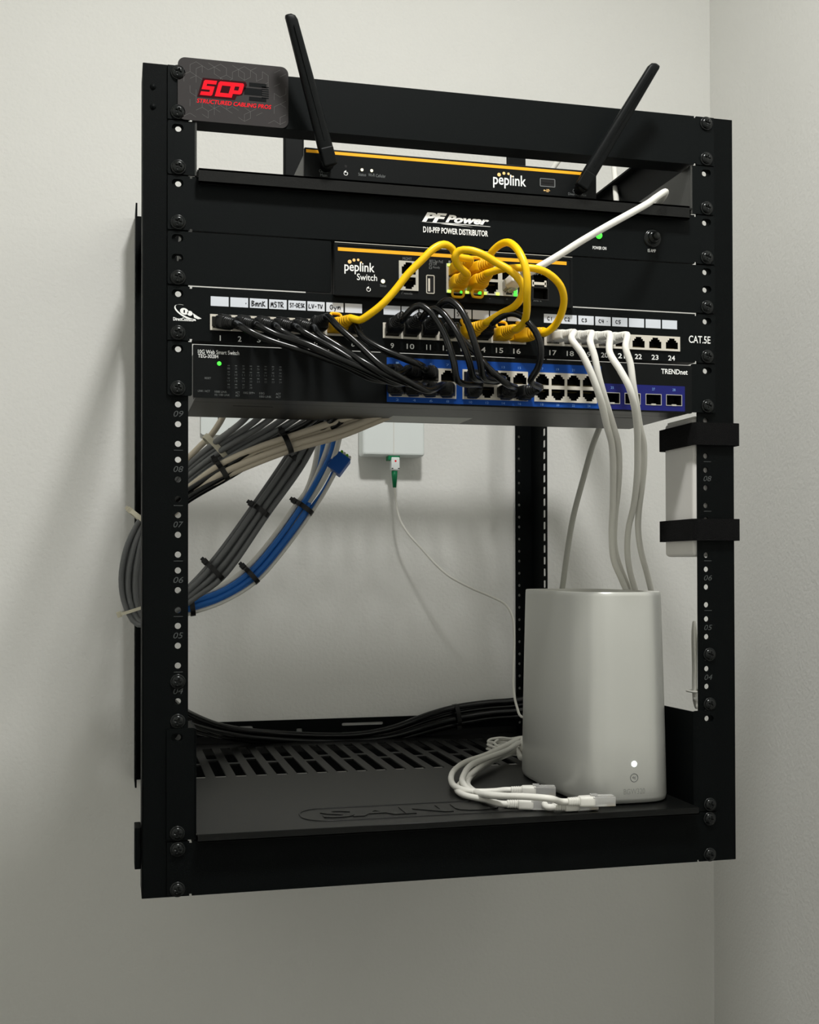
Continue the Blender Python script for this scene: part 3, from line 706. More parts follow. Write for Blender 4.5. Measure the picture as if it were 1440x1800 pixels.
def plug_mb(o, d, upv, tail=11.0):
    """clear modular plug: body, contact comb, latch lever; reaches back from the boot towards the socket"""
    M = frame(d, upv); p = MB().obox(o, M, (-5.8, 5.8), (-4, 4), (-tail, 2), .4)
    p.obox(o, M, (-3.1, 3.1), (4.1, 4.9), (-tail+1, 2), .2); p.obox(o, M, (-2.4, 2.4), (4.9, 6.1), (-3, 3), .2)
    for i in range(8): p.obox(o, M, (-4.3+i*1.15, -3.75+i*1.15), (-4.12, -2.2), (-tail+.6, -tail+6), 0, mi=1)
    return p
NC = {}
def patch_cable(label, ends, pts, r, m_cab, m_boot, m_plug, style, name='patch_cable', group=None, cat='cable', step=3.0, bl=22):
    """ends: list of (socket or plug point, outward direction, latch up vector, boot distance) at the two ends (None = the end is out of sight)"""
    path = [V3(p) for p in pts]
    heads = []
    for k, e in enumerate(ends):
        if e is None: continue
        q, d, u_, off = e; d = V3(d).normalized(); o = V3(q)+d*off
        heads.append((k, o, d, u_)); a, b = o+d*(bl-6), o+d*(bl+5)
        if k == 0: path = [a, b]+path
        else: path = path+[b, a]
    base = path[0]
    th_ = empty(name, base, label, cat, group)
    part('cable_jacket', MB().tube(path, r, 12, step=step), m_cab, th_)
    for k, o, d, u_ in heads:
        part('boot', boot_mb(o, d, u_, style), m_boot, th_)
        part('plug', plug_mb(o, d, u_, ends[k][3]+9 if ends[k][3] < 10 else 20), [m_plug, GOLD], th_)
    return th_
def pxs(*a): return [F(x, y, Y) for x, y, Y in a]
def tube_cable(name, label, pts, r, m_, group=None, cat='cable', step=5.0, n=10):
    return thing(name, MB().tube(pts, r, n, step=step), m_, label, cat, group)

# black patch cables, patch panel to the wide switch
def pport(n): return V3((PORT[n-1], -3.2, ZP))
def tport(b, k, u_): x, z = TP[(b, k, u_)]; return V3((x, -5.2, z))
BD = (0.55, -1, -0.22)
UPV = (0, 0, 1); DNV = (0, 0, -1)
def black(n, pts, end, d0=BD, d1=(-.5, -1, .1), word=None):
    b, k, u_ = end
    patch_cable('black patch cable from patch panel port %d to the wide switch' % n+(word or ''),
                [(pport(n), d0, UPV, 3.0), (tport(b, k, u_), d1, UPV if u_ else DNV, 3.0)],
                pts, 2.75, BCAB, BBOOT, BBOOT, 'short', group='black patch cables', bl=15)
black(1, pxs((430, 578, -42), (470, 597, -46), (545, 621, -50), (600, 641, -52), (650, 664, -48)), (0, 0, False))
black(2, pxs((455, 573, -38), (490, 590, -44), (540, 605, -53), (590, 628, -58), (640, 650, -58), (690, 672, -52)), (0, 1, False))
black(3, pxs((490, 579, -36), (525, 598, -38), (570, 619, -45), (620, 641, -50), (660, 650, -46)), (0, 0, True))
black(4, pxs((528, 580, -37), (556, 596, -42), (592, 616, -50), (640, 645, -56), (690, 660, -52)), (0, 1, True))
black(5, pxs((562, 588, -40), (600, 612, -48), (640, 637, -60), (690, 664, -64), (735, 678, -58)), (0, 2, False))
black(6, pxs((594, 574, -42), (625, 601, -52), (675, 646, -66), (712, 668, -66), (750, 686, -58)), (0, 3, False), d0=(.25, -1, .2))
black(8, pxs((630, 580, -30), (640, 595, -38), (668, 612, -46), (700, 626, -50), (735, 640, -50)), (0, 2, True), d0=(-.1, -1, 0))
black(9, pxs((707, 563, -34), (722, 545, -42), (738, 537, -46), (753, 545, -50), (769, 565, -54), (786, 598, -60), (798, 637, -66), (804, 668, -62)), (1, 0, False), d0=(.15, -1, .45), d1=(.05, -1, .1))
black(10, pxs((741, 560, -38), (752, 548, -46), (764, 543, -50), (777, 549, -56), (794, 570, -62), (810, 597, -68), (824, 632, -70), (832, 662, -62)), (1, 0, True), d0=(.1, -1, .45), d1=(.35, -1, -.2))
black(11, pxs((764, 556, -36), (769, 543, -46), (778, 532, -56), (790, 528, -62), (806, 539, -68), (820, 562, -74), (833, 598, -78), (843, 632, -76), (850, 662, -66)), (1, 1, True), d0=(.0, -1, .45), d1=(.35, -1, -.2))
black(12, pxs((806, 588, -40), (822, 606, -50), (838, 622, -58), (852, 640, -64), (872, 660, -66), (893, 676, -58)), (1, 2, False), d0=(.1, -1, .1), d1=(.1, -1, .05))
black(14, pxs((866, 568, -40), (880, 558, -46), (897, 551, -52), (915, 555, -58), (932, 570, -64), (946, 592, -68), (951, 620, -68), (946, 646, -62), (933, 668, -54)), (1, 3, False), d0=(.1, -1, .35), d1=(.55, -1, .1))

# yellow patch cables, patch panel to the small switch
def sport(c, u_): return V3((jx[c], SY-1.5, zu if u_ else zd))
def yellow(n, s, d0, d1, pts, word):
    patch_cable('yellow patch cable from patch panel port %d %s' % (n, word), [(pport(n), d0, UPV, 2.5), (sport(*s), d1, UPV if s[1] else DNV, 4.0)],
                pts, 3.05, YEL, YELB, YELB, 'hood', group='yellow patch cables', bl=20)
yellow(7, (0, True), (.35, -1, .12), (.15, -1, .1), pxs((632, 563, -34), (652, 551, -40), (674, 533, -44), (694, 511, -46), (717, 482, -48), (743, 456, -50), (762, 437.5, -50), (780, 429.5, -48), (795, 437, -44), (802, 450, -42)), 'arching left over the socket face')
yellow(13, (0, False), (.45, -1, .2), (.05, -1, .1), pxs((855, 567, -36), (882, 551, -46), (905, 538, -58), (917, 522, -66), (920, 505, -70), (912, 490, -70), (896, 475, -68), (872, 461, -64), (846, 446, -62), (824, 439.5, -58), (807, 441, -54), (800, 451, -52), (804, 465, -48)), 'looping low across the port block')
yellow(15, (1, True), (.15, -1, .05), (.3, -1, .1), pxs((907, 580, -44), (920, 569, -56), (926, 548, -72), (926.5, 521, -84), (927, 495, -88), (924, 470, -88), (916.5, 450, -84), (905, 433, -74), (892, 426, -64), (875, 433, -52), (862, 448, -44)), 'rising in the tallest upright loop')
yellow(16, (1, False), (.75, -1, .05), (.2, -1, .2), pxs((957, 586.5, -34), (974, 574, -42), (987, 551, -52), (991.5, 526, -60), (985, 502, -66), (964, 481, -70), (940, 472, -70), (908, 471, -64), (878, 474, -54), (856, 481, -44)), 'swinging out in the widest right-hand loop')

# white patch cable from the small switch up behind the upper shelf lip
patch_cable('long white cable from the small switch running up over the upper shelf lip', [(sport(3, False)+V3((0, 0, 2)), (.12, -1, .25), DNV, 4.0), None],
            pxs((925, 481, -38), (949, 468.5, -42), (987, 446, -44), (1020, 425, -46), (1070, 396, -46), (1110, 374, -42), (1140, 357, -34), (1153, 347.5, -26))+[V3((188.5, -12, 592.5)), V3((191.5, 4, 590)), V3((190, 40, 586)), V3((178, 110, 585.8)), F(1083, 360, 190), F(1082.5, 340, 212), F(1080, 300, 232), F(1075, 262, 240), F(1060, 236, 246), F(1030, 232, 262), V3((168, 300, 660)), V3((166, 350, 600)), V3((166, 356, 460))],
            2.95, WCAB, WCAB, CLEAR, 'slim', bl=24)

# white patch cables, patch panel down into the gateway
gx = {'a': (17, [(1005, 596, -44), (1022, 620, -50), (1040, 657.5, -52), (1055, 700, -48), (1067, 748, -30), (1075.5, 780, -10), (1078, 822, 14), (1077.5, 883, 48), (1075.5, 940, 80), (1079, 984, 104), (1093, 1019, 124), (1102, 1040, 132)], 'white cable dropping from patch panel port 17 into the gateway, leftmost of four'),
      'b': (18, [(1037.5, 600, -42), (1045, 625, -46), (1053, 663, -46), (1065, 706, -40), (1079, 752, -24), (1086, 778, -8), (1088.5, 816, 16), (1086.5, 859, 42), (1081, 912, 74), (1080.5, 960, 100), (1091, 999, 124), (1108, 1038, 142)], 'white cable dropping from patch panel port 18 into the gateway, second of four'),
      'c': (19, [(1072, 620, -46), (1090, 650, -54), (1106, 680, -58), (1115, 712, -54), (1120, 750, -36), (1121, 780, -18), (1120, 837, 16), (1114, 889.5, 50), (1105, 930, 78), (1103, 969, 100), (1108, 1006, 120), (1118, 1040, 134)], 'white cable dropping from patch panel port 19 into the gateway, third of four'),
      'd': (20, [(1100, 612, -42), (1108, 638, -44), (1113, 675, -44), (1119, 712, -38), (1125, 750, -24), (1131.5, 780, -8), (1132, 816, 10), (1128, 859, 34), (1123, 899, 58), (1122, 932, 76), (1127, 969, 94), (1137, 1006, 112), (1146, 1042, 122)], 'white cable dropping from patch panel port 20 into the gateway, rightmost of four')}
for n, a, lab in gx.values():
    patch_cable(lab, [(pport(n), (.22, -1, -.02), UPV, 7.0), None], pxs(*a), 2.95, WCAB, WCAB, CLEAR, 'slim', group='white patch cables', bl=20)
tube_cable('network_cable', 'grey cable slanting from under the wide switch down behind the silver gateway', pxs((1066, 715, 150), (1060, 735, 160), (1053.5, 753, 165), (1042, 783, 172), (1026.5, 838, 182), (1008, 908, 194), (997.5, 969, 202), (989.5, 1029, 206), (986, 1050, 208)), 3.0, mat('pale_grey_cable_pvc', srgb(168, 168, 160), .45))

# ---------------------------------------------------------------- lower shelf
ls = empty('rack_shelf', (0, 0, 45), 'black slotted shelf at the bottom of the rack carrying the silver gateway', 'rack shelf')
dz = 51.0
p = MB().slab([rect(-217.8, 217.8, -12, 480)]+vent_rows(-203, 214, 20.8, 11.5, [(245, 325, 28), (334, 440, 28)]), dz-1.6, dz, plane='xy')
part('deck', p, SHELF, ls)
p = MB().box(-217.5, 217.5, -12.8, -11.4, 44.8, 50.6); p.box(-217.5, 217.5, -12.8, -8, 44.6, 45.8); p.tube([(-217.5, -12, 50.3), (217.5, -12, 50.3)], .75, 8, raw=True)
part('front_lip', p, SHELF, ls)
part('rear_flange', MB().box(-217.8, 217.8, 478.5, 480, dz-14, dz+8), SHELF, ls)
for s in (-1, 1):
    xa, xb = sorted((s*218, s*219.6))
    part('side_plate', MB().slab([[(-2, 45), (480, 45), (480, 60), (320, 80), (60, 132.5), (-2, 133.6)]], xa, xb, plane='yz'), BLK, ls)
    xa, xb = sorted((s*218.6, s*241.5))
    part('mounting_ear', MB().slab([rrect(xa, xb, 45.2, 134.2, 1.8, 3)]+[slot(s*(HX+.8), hz(u, k)) for u, k in ((3, 't'), (2, 'b'))], -2, 0), BLK, ls)
    screw(ls, s*HX+(1.2 if s > 0 else -.4), hz(2, 'b'))
# raised maker's lettering pressed into the deck
em = MB()
def deckline(pts, r=.55, closed=False): em.tube([(q.x, q.y, dz+.1) for q in [FZ(x, y, dz) for x, y in pts]], r, 6, step=3, closed=closed)
xl, xr, ya, yb = -128.0, 96.0, 12.0, 64.0
em.tube([(x, y, dz) for x, y in rrect(xl, xr, ya, yb, 22, 8)], .7, 6, step=3, closed=True)
vs, fs = text_geo('SANUS', 0, .03)
bx0, bx1 = min(v[0] for v in vs), max(v[0] for v in vs); bz0, bz1 = min(v[1] for v in vs), max(v[1] for v in vs)
fl = lambda v, z: (xl+18+(v[0]-bx0)/(bx1-bx0)*(xr-xl-36), ya+11+(v[1]-bz0)/(bz1-bz0)*(yb-ya-22), z)
em.add([fl(v, dz+.7) for v in vs], fs)
from collections import Counter
ec = Counter(tuple(sorted((f[i], f[(i+1) % len(f)]))) for f in fs for i in range(len(f)))
for (a, b), n in ec.items():
    if n == 1: em.add([fl(vs[a], dz-.2), fl(vs[b], dz-.2), fl(vs[b], dz+.7), fl(vs[a], dz+.7)], [(0, 1, 2, 3)])
part('raised_lettering', em, SHELF, ls, 'lettering pressed into the black deck')

# ---------------------------------------------------------------- silver gateway
gw = empty('gateway', (166, 110, dz), 'tall silver gateway with a lit white lamp, standing on the bottom shelf', 'gateway')
gcx, gcy, ga, gb = 166.0, 110.0, 49.0, 101.0
gz0, gz1 = dz, 240.0
def gsec(z, sc_, n=72, inset=0, e=3.5):
    o = []
    for k in range(n):
        t = 2*PI*k/n; c, s = math.cos(t), math.sin(t)
        o.append((gcx+(ga*sc_-inset)*math.copysign(abs(c)**(2/e), c), gcy+(gb*sc_-inset)*math.copysign(abs(s)**(2/e), s), z))
    return o
secs = [gsec(gz0, .90), gsec(gz0+2, .985), gsec(gz0+6, 1.0), gsec(gz0+60, .985), gsec(gz0+130, .96), gsec(gz1-4, .938), gsec(gz1-1, .934), gsec(gz1, .925)]
p = MB(); n = 72
vs = [q for s in secs for q in s]; fs = []
for i in range(len(secs)-1):
    for k in range(n): fs.append((i*n+k, i*n+(k+1) % n, (i+1)*n+(k+1) % n, (i+1)*n+k))
p.add(vs, fs, True); p.add(secs[0], [list(range(n))[::-1]])
part('housing', p, ALU, gw)
ins = [gsec(gz1, .925), gsec(gz1, .925, inset=2.6), gsec(gz1-16, .92, inset=3.2), gsec(gz1-26, .92, inset=8)]
p = MB(); vs = [q for s in ins for q in s]; fs = []
for i in range(len(ins)-1):
    for k in range(n): fs.append((i*n+k, i*n+(k+1) % n, (i+1)*n+(k+1) % n, (i+1)*n+k))
p.add(vs, fs, True); p.add(ins[-1], [list(range(n))])
part('top_recess', p, ALUR, gw)
def gfront(x, z):                 # y of the housing's front at x, z
    s_ = 1.0-.015*min(1, max(0, (z-gz0-6)/54)); q = min(.999, abs((x-gcx)/(ga*s_)))
    return gcy-gb*s_*(1-q**3.5)**(1/3.5)
def gpoint(px, py):
    Y = 14.0
    for _ in range(8): q = F(px, py, Y); Y = gfront(q.x, q.z)
    return F(px, py, Y)
q = gpoint(1115, 1343); part('status_lamp', MB().lathe([(2.7, .1), (2.6, .4), (.01, .6)], q, n=20), LEDC, gw, 'lit white lamp')
q = gpoint(1115, 1367)
p = MB().tube([(q.x+3.6*math.cos(2*PI*k/24), q.y-.1, q.z+3.6*math.sin(2*PI*k/24)) for k in range(24)], .3, 6, 1, closed=True)
for dzz, s in ((.6, 1), (-.6, -1)): p.tube([(q.x-1.6, q.y-.1, q.z+dzz-.4*s), (q.x-.6, q.y-.1, q.z+dzz+.3), (q.x+.6, q.y-.1, q.z+dzz-.3), (q.x+1.6, q.y-.1, q.z+dzz+.4*s)], .25, 6, .5)
part('pairing_button', p, GRYP, gw)
q = gpoint(1115, 1391); t = MB().text('BGW320', q.x-10, q.x+10.5, q.z-2.4, 4.8, q.y-.3, 0, 0)
t.v = [V3((v.x, gfront(v.x, v.z)-.12, v.z)) for v in t.v]
part('model_lettering', t, mat('engraved_grey', srgb(138, 139, 135), .35), gw, fix=False)

# loose white network cables with plugs on the shelf
loose = 'loose white cables on the shelf'
def loose_cable(label, pp0, pp1, zc, pts, r=2.9):
    a, b = FZ(pp0[0], pp0[1], zc), FZ(pp1[0], pp1[1], zc); d = (a-b).normalized()
    o = a-d*22.0
    th_ = empty('network_cable', (o.x, o.y, dz), label, 'cable', loose)
    path = [o+d*15, a+d*6]+pts
    part('cable_jacket', MB().tube(path, r, 12, step=3), WCAB, th_)
    part('boot', boot_mb(o, d, UPV, 'slim'), WCAB, th_); part('plug', plug_mb(o, d, UPV, 18), [CLEAR, GOLD], th_)
def dk(*a): return [FZ(x, y, z) for x, y, z in a]
loose_cable('loose white cable whose plug lies farthest back, beside the gateway base', (900, 1389), (972, 1390), 57, dk((868, 1391, 57), (828, 1391, 57), (803, 1384, 58), (793, 1370, 59), (799, 1354, 61), (820, 1339, 63), (852, 1328, 65), (890, 1310, 67), (916, 1298, 67))+[V3((150, 255, 64)), V3((165, 270, 62))])
loose_cable('loose white cable whose plug is leftmost at the shelf front edge', (893, 1413), (968, 1414), 56, dk((855, 1406, 55), (818, 1398, 55), (804, 1389, 55), (810, 1377, 56), (828, 1361, 59), (860, 1338, 61), (909, 1318, 62))+[V3((142, 242, 58)), V3((160, 260, 56))])
loose_cable('loose white cable whose plug is the middle one along the shelf front edge', (974, 1418), (1046, 1413), 56, dk((950, 1404, 59), (905, 1400, 59), (862, 1397, 58), (830, 1392, 56), (814, 1376, 60), (816, 1361, 62), (831, 1343, 65), (890, 1320, 69), (916, 1306, 69))+[V3((150, 250, 64)), V3((162, 272, 60))])
loose_cable('loose white cable whose plug is farthest right, against the gateway front', (1000, 1409), (1072, 1407), 61, dk((968, 1404, 67), (920, 1400, 67), (868, 1399, 63), (838, 1393, 57), (822, 1378, 56), (834, 1358, 57), (870, 1336, 58), (912, 1322, 58))+[V3((146, 238, 54)), V3((160, 256, 53))])

# ---------------------------------------------------------------- fibre box on the wall and its thin cable
ob = empty('fibre_wall_box', (57, YB, 402), 'small white fibre socket box on the back wall under the wide switch', 'wall box')
part('cover', MB().box(17.2, 96.6, 474, YB-3, 401.5, 492, 3.5, seg=3), ONTW, ob)
part('back_plate', MB().box(20, 94, YB-3, YB, 404, 489, 1), ONTW, ob)
part('cover_seam', MB().box(56, 57, 473.7, 474.4, 403, 490), ALUR, ob)
part('adapter', MB().box(50, 65, 476, 490, 396, 402.5, .8), GREEN, ob, 'green fibre adapter')
fc = empty('fibre_cable', (60, 482, 398), 'thin white fibre cable curving down the wall from the box to the gateway', 'cable')
c = F(694, 818, 480)
part('plug', MB().box(c.x-5.4, c.x+5.4, 475, 485, F(694, 827, 480).z, 400, 1.2).lathe([(1.3, 0), (.01, .2)], (c.x, 475, F(694, 811, 480).z), n=12, mi=1).box(c.x-5, c.x-3, 474.6, 485.4, F(694, 826, 480).z+1, F(694, 826, 480).z+2, mi=2).box(c.x+3, c.x+5, 474.6, 485.4, F(694, 826, 480).z+1, F(694, 826, 480).z+2, mi=2), [ONTW, RED, DARK], fc, 'white plug')
za, zb = F(694, 828, 480).z, F(694, 857, 480).z
part('strain_relief', MB().lathe([(.05, 0), (3.8, 0), (3.6, (za-zb)*.3), (2.2, za-zb), (.05, za-zb)], (c.x-.3, 480, za), (0, 0, -1), 18), GREEN, fc, 'green strain relief')
fp = [V3((c.x-.3, 480, zb+6))]+pxs((695, 868, 479), (697, 887, 477), (703, 913, 472), (717, 937, 466), (743, 966.5, 456), (767, 993, 448), (790, 1013, 440), (827, 1033, 428), (866, 1050, 414), (889, 1063, 404), (901, 1085, 396), (904, 1117, 388), (903, 1167, 376), (903, 1213, 362), (909, 1243, 350), (917, 1260, 342))
cc = V3((176, 318, dz+3)); coil = []
for k in range(70):
    t = math.radians(-20+k*22); rr = 40+3.2*math.sin(k*1.7); coil.append(V3((cc.x-6+rr*.92*math.cos(t), cc.y+rr*1.15*math.sin(t), dz+2.4+k*.16+1.0*math.sin(k*2.3))))
fp += [V3((200, 330, 92)), V3((206, 322, 74)), V3((204, 308, 62))]+coil[::-1]
part('cable_jacket', MB().tube(fp, 1.45, 10, step=3), WCAB, fc)

# white wall plate far left under the switch
wp = empty('wall_plate', (-180, YB, 428), 'white wall plate on the back wall behind the grey cables at upper left', 'wall plate')
a, b = F(353, 764, YB-4), F(353, 764, YB-4).x+70
part('plate', MB().slab([rrect(a.x, b, a.z, a.z+114, 3, 4), rect(a.x+20.5, a.x+23.5, a.z+11.5, a.z+50), circ(a.x+35, a.z+6.5, 2, 12)], YB-5, YB), ONTW, wp)
part('slot_back', MB().box(a.x+19, a.x+25, YB-1.5, YB-.8, a.z+10, a.z+52), DARK, wp)
part('plate_screw', MB().lathe([(2.6, 0), (2.2, .8), (.01, 1)], (a.x+35, YB-5, a.z+6.5), n=14), GRYP, wp)

# ---------------------------------------------------------------- cable bundles behind the rack
def station_cables(name, label, group, sts, ts_, r, m_, jit=6.0, step=7):
    """cables that share a run: each station gives two edge places in the photo and a depth"""
    for i, t in enumerate(ts_):
        pts = []
        for k, (A, B, Y) in enumerate(sts):
            dy = jit*(1 if i % 2 else -1)+.5*math.sin(i*2.1+k*.9)
            pts.append(F(A[0]+(B[0]-A[0])*t, A[1]+(B[1]-A[1])*t, Y+dy))
        thing(name, MB().tube(pts, r, 10, step=step), m_, label, 'cable', group)
# grey cables: down left, round outside the left post, back up right
station_cables('network_cable', 'grey network cable looping out past the left post in a tied bundle of its like', 'grey cables looping past the left post',
    [((468, 690), (600, 690), 112), ((430, 737), (540, 738), 150), ((378, 778), (402, 815), 210), ((331, 818), (330, 866), 262), ((292, 862), (300, 897), 300), ((251, 908), (258, 938), 314), ((225, 955), (246, 990), 318),
     ((213, 1018), (243, 1033), 318), ((221, 1066), (247, 1068), 316), ((243, 1098), (262, 1092), 308), ((295, 1082), (292, 1066), 294), ((347, 1048), (332, 1032), 276), ((392, 1014), (379, 980), 262), ((471, 903), (444, 891), 250), ((531, 819), (503, 805), 240), ((563, 760), (540, 745), 228), ((590, 715), (560, 705), 180), ((600, 690), (575, 690), 130)],
    [0.0, .2, .4, .6, .8, 1.0], 2.95, DGCAB, 3.1)
tube_cable('network_cable', 'single pale cable, topmost on the left-hand grey bundle', pxs((300, 832, 270), (330, 806, 255), (352, 784, 240), (372, 764, 228), (385, 745, 220), (393, 730, 205), (400, 705, 170)), 3.1, BEIGE)
station_cables('network_cable', 'black network cable running between the grey bundle and the beige cables', 'black cables above the beige ones',
    [((300, 885), (300, 905), 250), ((331, 862), (331, 880), 235), ((396, 822), (404, 838), 205), ((445, 790), (458, 806), 180), ((505, 762), (520, 782), 160), ((545, 740), (565, 765), 140), ((575, 710), (600, 740), 110)], [0, .35, .7, 1], 2.8, BCAB, 2.6)
station_cables('network_cable', 'beige network cable in the upper bundle slanting under the wide switch', 'beige cables under the wide switch',
    [((262, 905), (262, 935), 290), ((300, 880), (300, 908), 270), ((330, 857), (330, 881), 245), ((391, 813), (394, 840), 205), ((456, 784), (458, 812), 175), ((516, 764), (521, 789), 150), ((583, 741), (600, 767), 122), ((640, 722), (662, 742), 100), ((690, 700), (715, 720), 84)], [0.06, .36, .66, .96], 3.2, BEIGE, 2.6)
# blue and white cables, one by one
DYL = {0.0: 1, .14: 4, .3: -3, .5: 3, .62: -3, .84: 2, .98: -1}
def low(t): return [(x, y, Y+DYL[t]) for x, y, Y in ((523+26*t, 884+16*t, 292), (480+24*t, 945+18*t, 296), (431+21*t, 1001+21*t, 300), (388+6*t, 1031+27*t, 302), (344, 1047+29*t, 304), (300, 1060+27*t, 306), (266, 1066+24*t, 306))]
top_ = [((552, 690), 200), ((565, 690), 200), ((580, 690), 205), ((596, 690), 210), ((606, 690), 214), ((612, 690), 220)]
bw = [('white', WCAB, 'first white', 0.0, [(556, 745, 262), (559, 779, 270), (550, 832, 280), (536, 868, 287)], 0), ('blue', BLUC, 'first blue', .62, [(571, 745, 272), (568.5, 778, 280), (561, 812, 290), (548, 855, 298)], 1),
      ('white', WCAB, 'second white', .14, [(584, 745, 255), (579, 775, 262), (569, 806, 272), (549, 853, 280)], 2), ('blue', BLUC, 'second blue', .3, [(594, 740, 250), (589, 769, 256), (582, 798, 262), (560, 840, 270)], 3),
      ('white', WCAB, 'third white', .5, [(602, 740, 246), (597, 768, 252), (588, 802, 258), (568, 845, 268)], 4), ('blue', BLUC, 'third blue', .84, [(597, 800, 268), (588, 828, 274), (569, 864, 284)], None)]
for col_, m_, o_, t, pts, ti in bw:
    q = pxs(*([(top_[ti][0][0], top_[ti][0][1], top_[ti][1])] if ti is not None else []), *pts, *low(t))
    tube_cable('network_cable', '%s cable of the tied blue and white bundle, %s from the left' % (col_, {'first': 'first %s one' % col_, 'second': 'second %s one' % col_, 'third': 'third %s one' % col_}[o_.split()[0]]), q, 2.9, m_, 'blue and white bundle')
tube_cable('network_cable', 'thin white cable leading to the blue keystone jack', pxs((591, 828, 262), (583, 843, 268), (568, 870, 280), *low(.98)), 2.0, WCAB, 'blue and white bundle')
ks = empty('keystone_jack', F(600, 815, 262), 'blue keystone jack hanging behind the rack on the blue and white bundle', 'connector')
M = frame((F(607, 805, 262)-F(589, 829, 262)), (0, -1, .4)); o = F(599, 812, 262)
part('jack_body', MB().obox(o, M, (-8, 8), (-9, 9), (-13, 7), 1).obox(o, M, (-9.5, -6), (-6, 7), (-9, 3), .6), mat('blue_jack_plastic', srgb(28, 84, 165), .4), ks)
p = MB()
for k in range(4): p.obox(o, M, (-6+k*3.4, -3.6+k*3.4), (-6, 7), (6.5, 10), .4, mi=k % 2)
part('wire_ends', p, [mat('green_wire', srgb(120, 190, 40), .5), WCAB], ks, 'green and white wire ends')
# black power cables along the bottom rear bar
station_cables('power_cable', 'black cable lying along the bottom rear bar of the rack', 'black cables along the rear bar',
    [((300, 1230), (300, 1262), 300), ((332, 1254), (332, 1282), 380), ((395, 1278), (400, 1296), 440), ((470, 1288), (470, 1304), 468), ((620, 1292), (622, 1307), 472), ((690, 1280), (697, 1300), 470), ((755, 1256), (764, 1282), 470), ((803, 1243), (806, 1272), 472), ((860, 1235), (864, 1262), 474), ((907, 1231), (912, 1258), 476), ((940, 1222), (950, 1250), 476)], [0, .33, .66, 1], 3.9, BCAB, 3.4)

# ---------------------------------------------------------------- cable ties
def tie(label, px, py, Y, ang, a, b, m_, group, w_=2.6, head=1, th=1.1):
    """ring round a bundle; ang = direction of the run in the photo, a = half width across it, b = half depth"""
    c = F(px, py, Y); q = F(px+10*math.cos(ang), py-10*math.sin(ang), Y); M = frame(q-c, (0, -1, 0)); n = 36
    p = MB(); vs = []
    for k in range(n):
        t = 2*PI*k/n; ct, st = math.cos(t), math.sin(t); e = 2/2.6
        ca, sa = math.copysign(abs(ct)**e, ct), math.copysign(abs(st)**e, st)
        for rr, ax in ((0, -w_), (0, w_), (th, w_), (th, -w_)): vs.append(c+M[0]*((a+rr)*ca)+M[1]*((b+rr)*sa)+M[2]*ax)
    fs = []
    for k in range(n):
        j = (k+1) % n
        for i in range(4): fs.append((k*4+i, k*4+(i+1) % 4, j*4+(i+1) % 4, j*4+i))
    p.add(vs, fs, False)
    th_ = empty('cable_tie', c, label, 'cable tie', group); part('band', p, m_, th_)
    part('lock_head', MB().obox(c+M[0]*(-head*(a+2.4)), M, (-2.6, 2.6), (-2.4, 3.4), (-3, 3), .5), m_, th_)
    if head > 0: part('cut_tail', MB().obox(c+M[0]*(-head*(a+5.5)), M, (-2.0, 2.0), (-.7, .7), (-2, 2), .2), m_, th_)
R = math.radians
tie('black cable tie on the grey bundle, highest of three', 516, 806, 244, R(52), 10, 9.5, TIEB, 'black cable ties')
tie('black cable tie on the grey bundle, middle of three', 458, 898, 250, R(53), 9.5, 9.5, TIEB, 'black cable ties')
tie('black cable tie on the grey bundle, lowest of three', 377, 1004, 262, R(44), 11.5, 10, TIEB, 'black cable ties')
tie('black cable tie on the blue and white bundle, highest of three', 534, 893, 292, R(54), 10.5, 10.5, TIEB, 'black cable ties')
tie('black cable tie on the blue and white bundle, middle of three', 441, 1011, 300, R(42), 10.5, 10.5, TIEB, 'black cable ties')
tie('black cable tie on the blue and white bundle, at the left post', 337, 1064, 304, R(8), 10.5, 10.5, TIEB, 'black cable ties')
tie('black cable tie round the beige cables, the right one', 504, 780, 154, R(22), 9.6, 9, TIEB, 'black cable ties')
tie('black cable tie round the beige cables, the left one', 390, 828, 206, R(32), 10.2, 9, TIEB, 'black cable ties')
tie('black cable tie round the black cables on the rear bar', 803, 1257, 472, R(12), 13, 10, TIEB, 'black cable ties', head=-1)
tie('pale cable tie round the upper left grey bundle', 381, 789, 218, R(42), 17, 12, TIEW, 'pale cable ties', 2.8, -1)
tie('pale cable tie at the top of the grey loop outside the left post', 247, 912, 316, R(50), 12, 12, TIEW, 'pale cable ties', 2.4, 1)
tie('pale cable tie near the bottom of the grey loop outside the left post', 235, 1072, 314, R(-72), 13, 12, TIEW, 'pale cable ties', 1.6, -1)

# ---------------------------------------------------------------- things strapped to the right post
br = empty('power_adapter', (238, 34, 271.5), 'white power adapter strapped behind the right front post', 'power adapter')
part('housing', MB().box(223, 256, 4.5, 64, 271.8, 397, 4.0, seg=4), mat('white_adapter_plastic', srgb(218, 216, 212), .35), br)
part('end_cap', MB().box(225, 254, 7, 61, 396.5, 398.2, .6), ALUR, br)
def strap(za, zb, label):
    x0, x1, y0, y1 = 221.0, 262.8, -2.6, 66.5
    outer = rrect(x0-2.2, x1+2.2, y0-1.8, y1+1.8, 4, 4); inner = rrect(x0, x1, y0, y1, 3, 4)
    o = empty('cable_strap', (242, 32, za), label, 'strap', 'black straps')
    part('strap_band', MB().slab([outer, inner], za, zb, plane='xy'), VELC, o)
    part('strap_end', MB().box(x1+2.2, x1+4.4, 6, 44, za+.4, zb-.4, .5), VELC, o)
strap(371.5, 391.5, 'black hook-and-loop strap round the top of the white adapter and right post')
strap(286.0, 305.5, 'black hook-and-loop strap round the bottom of the white adapter and right post')
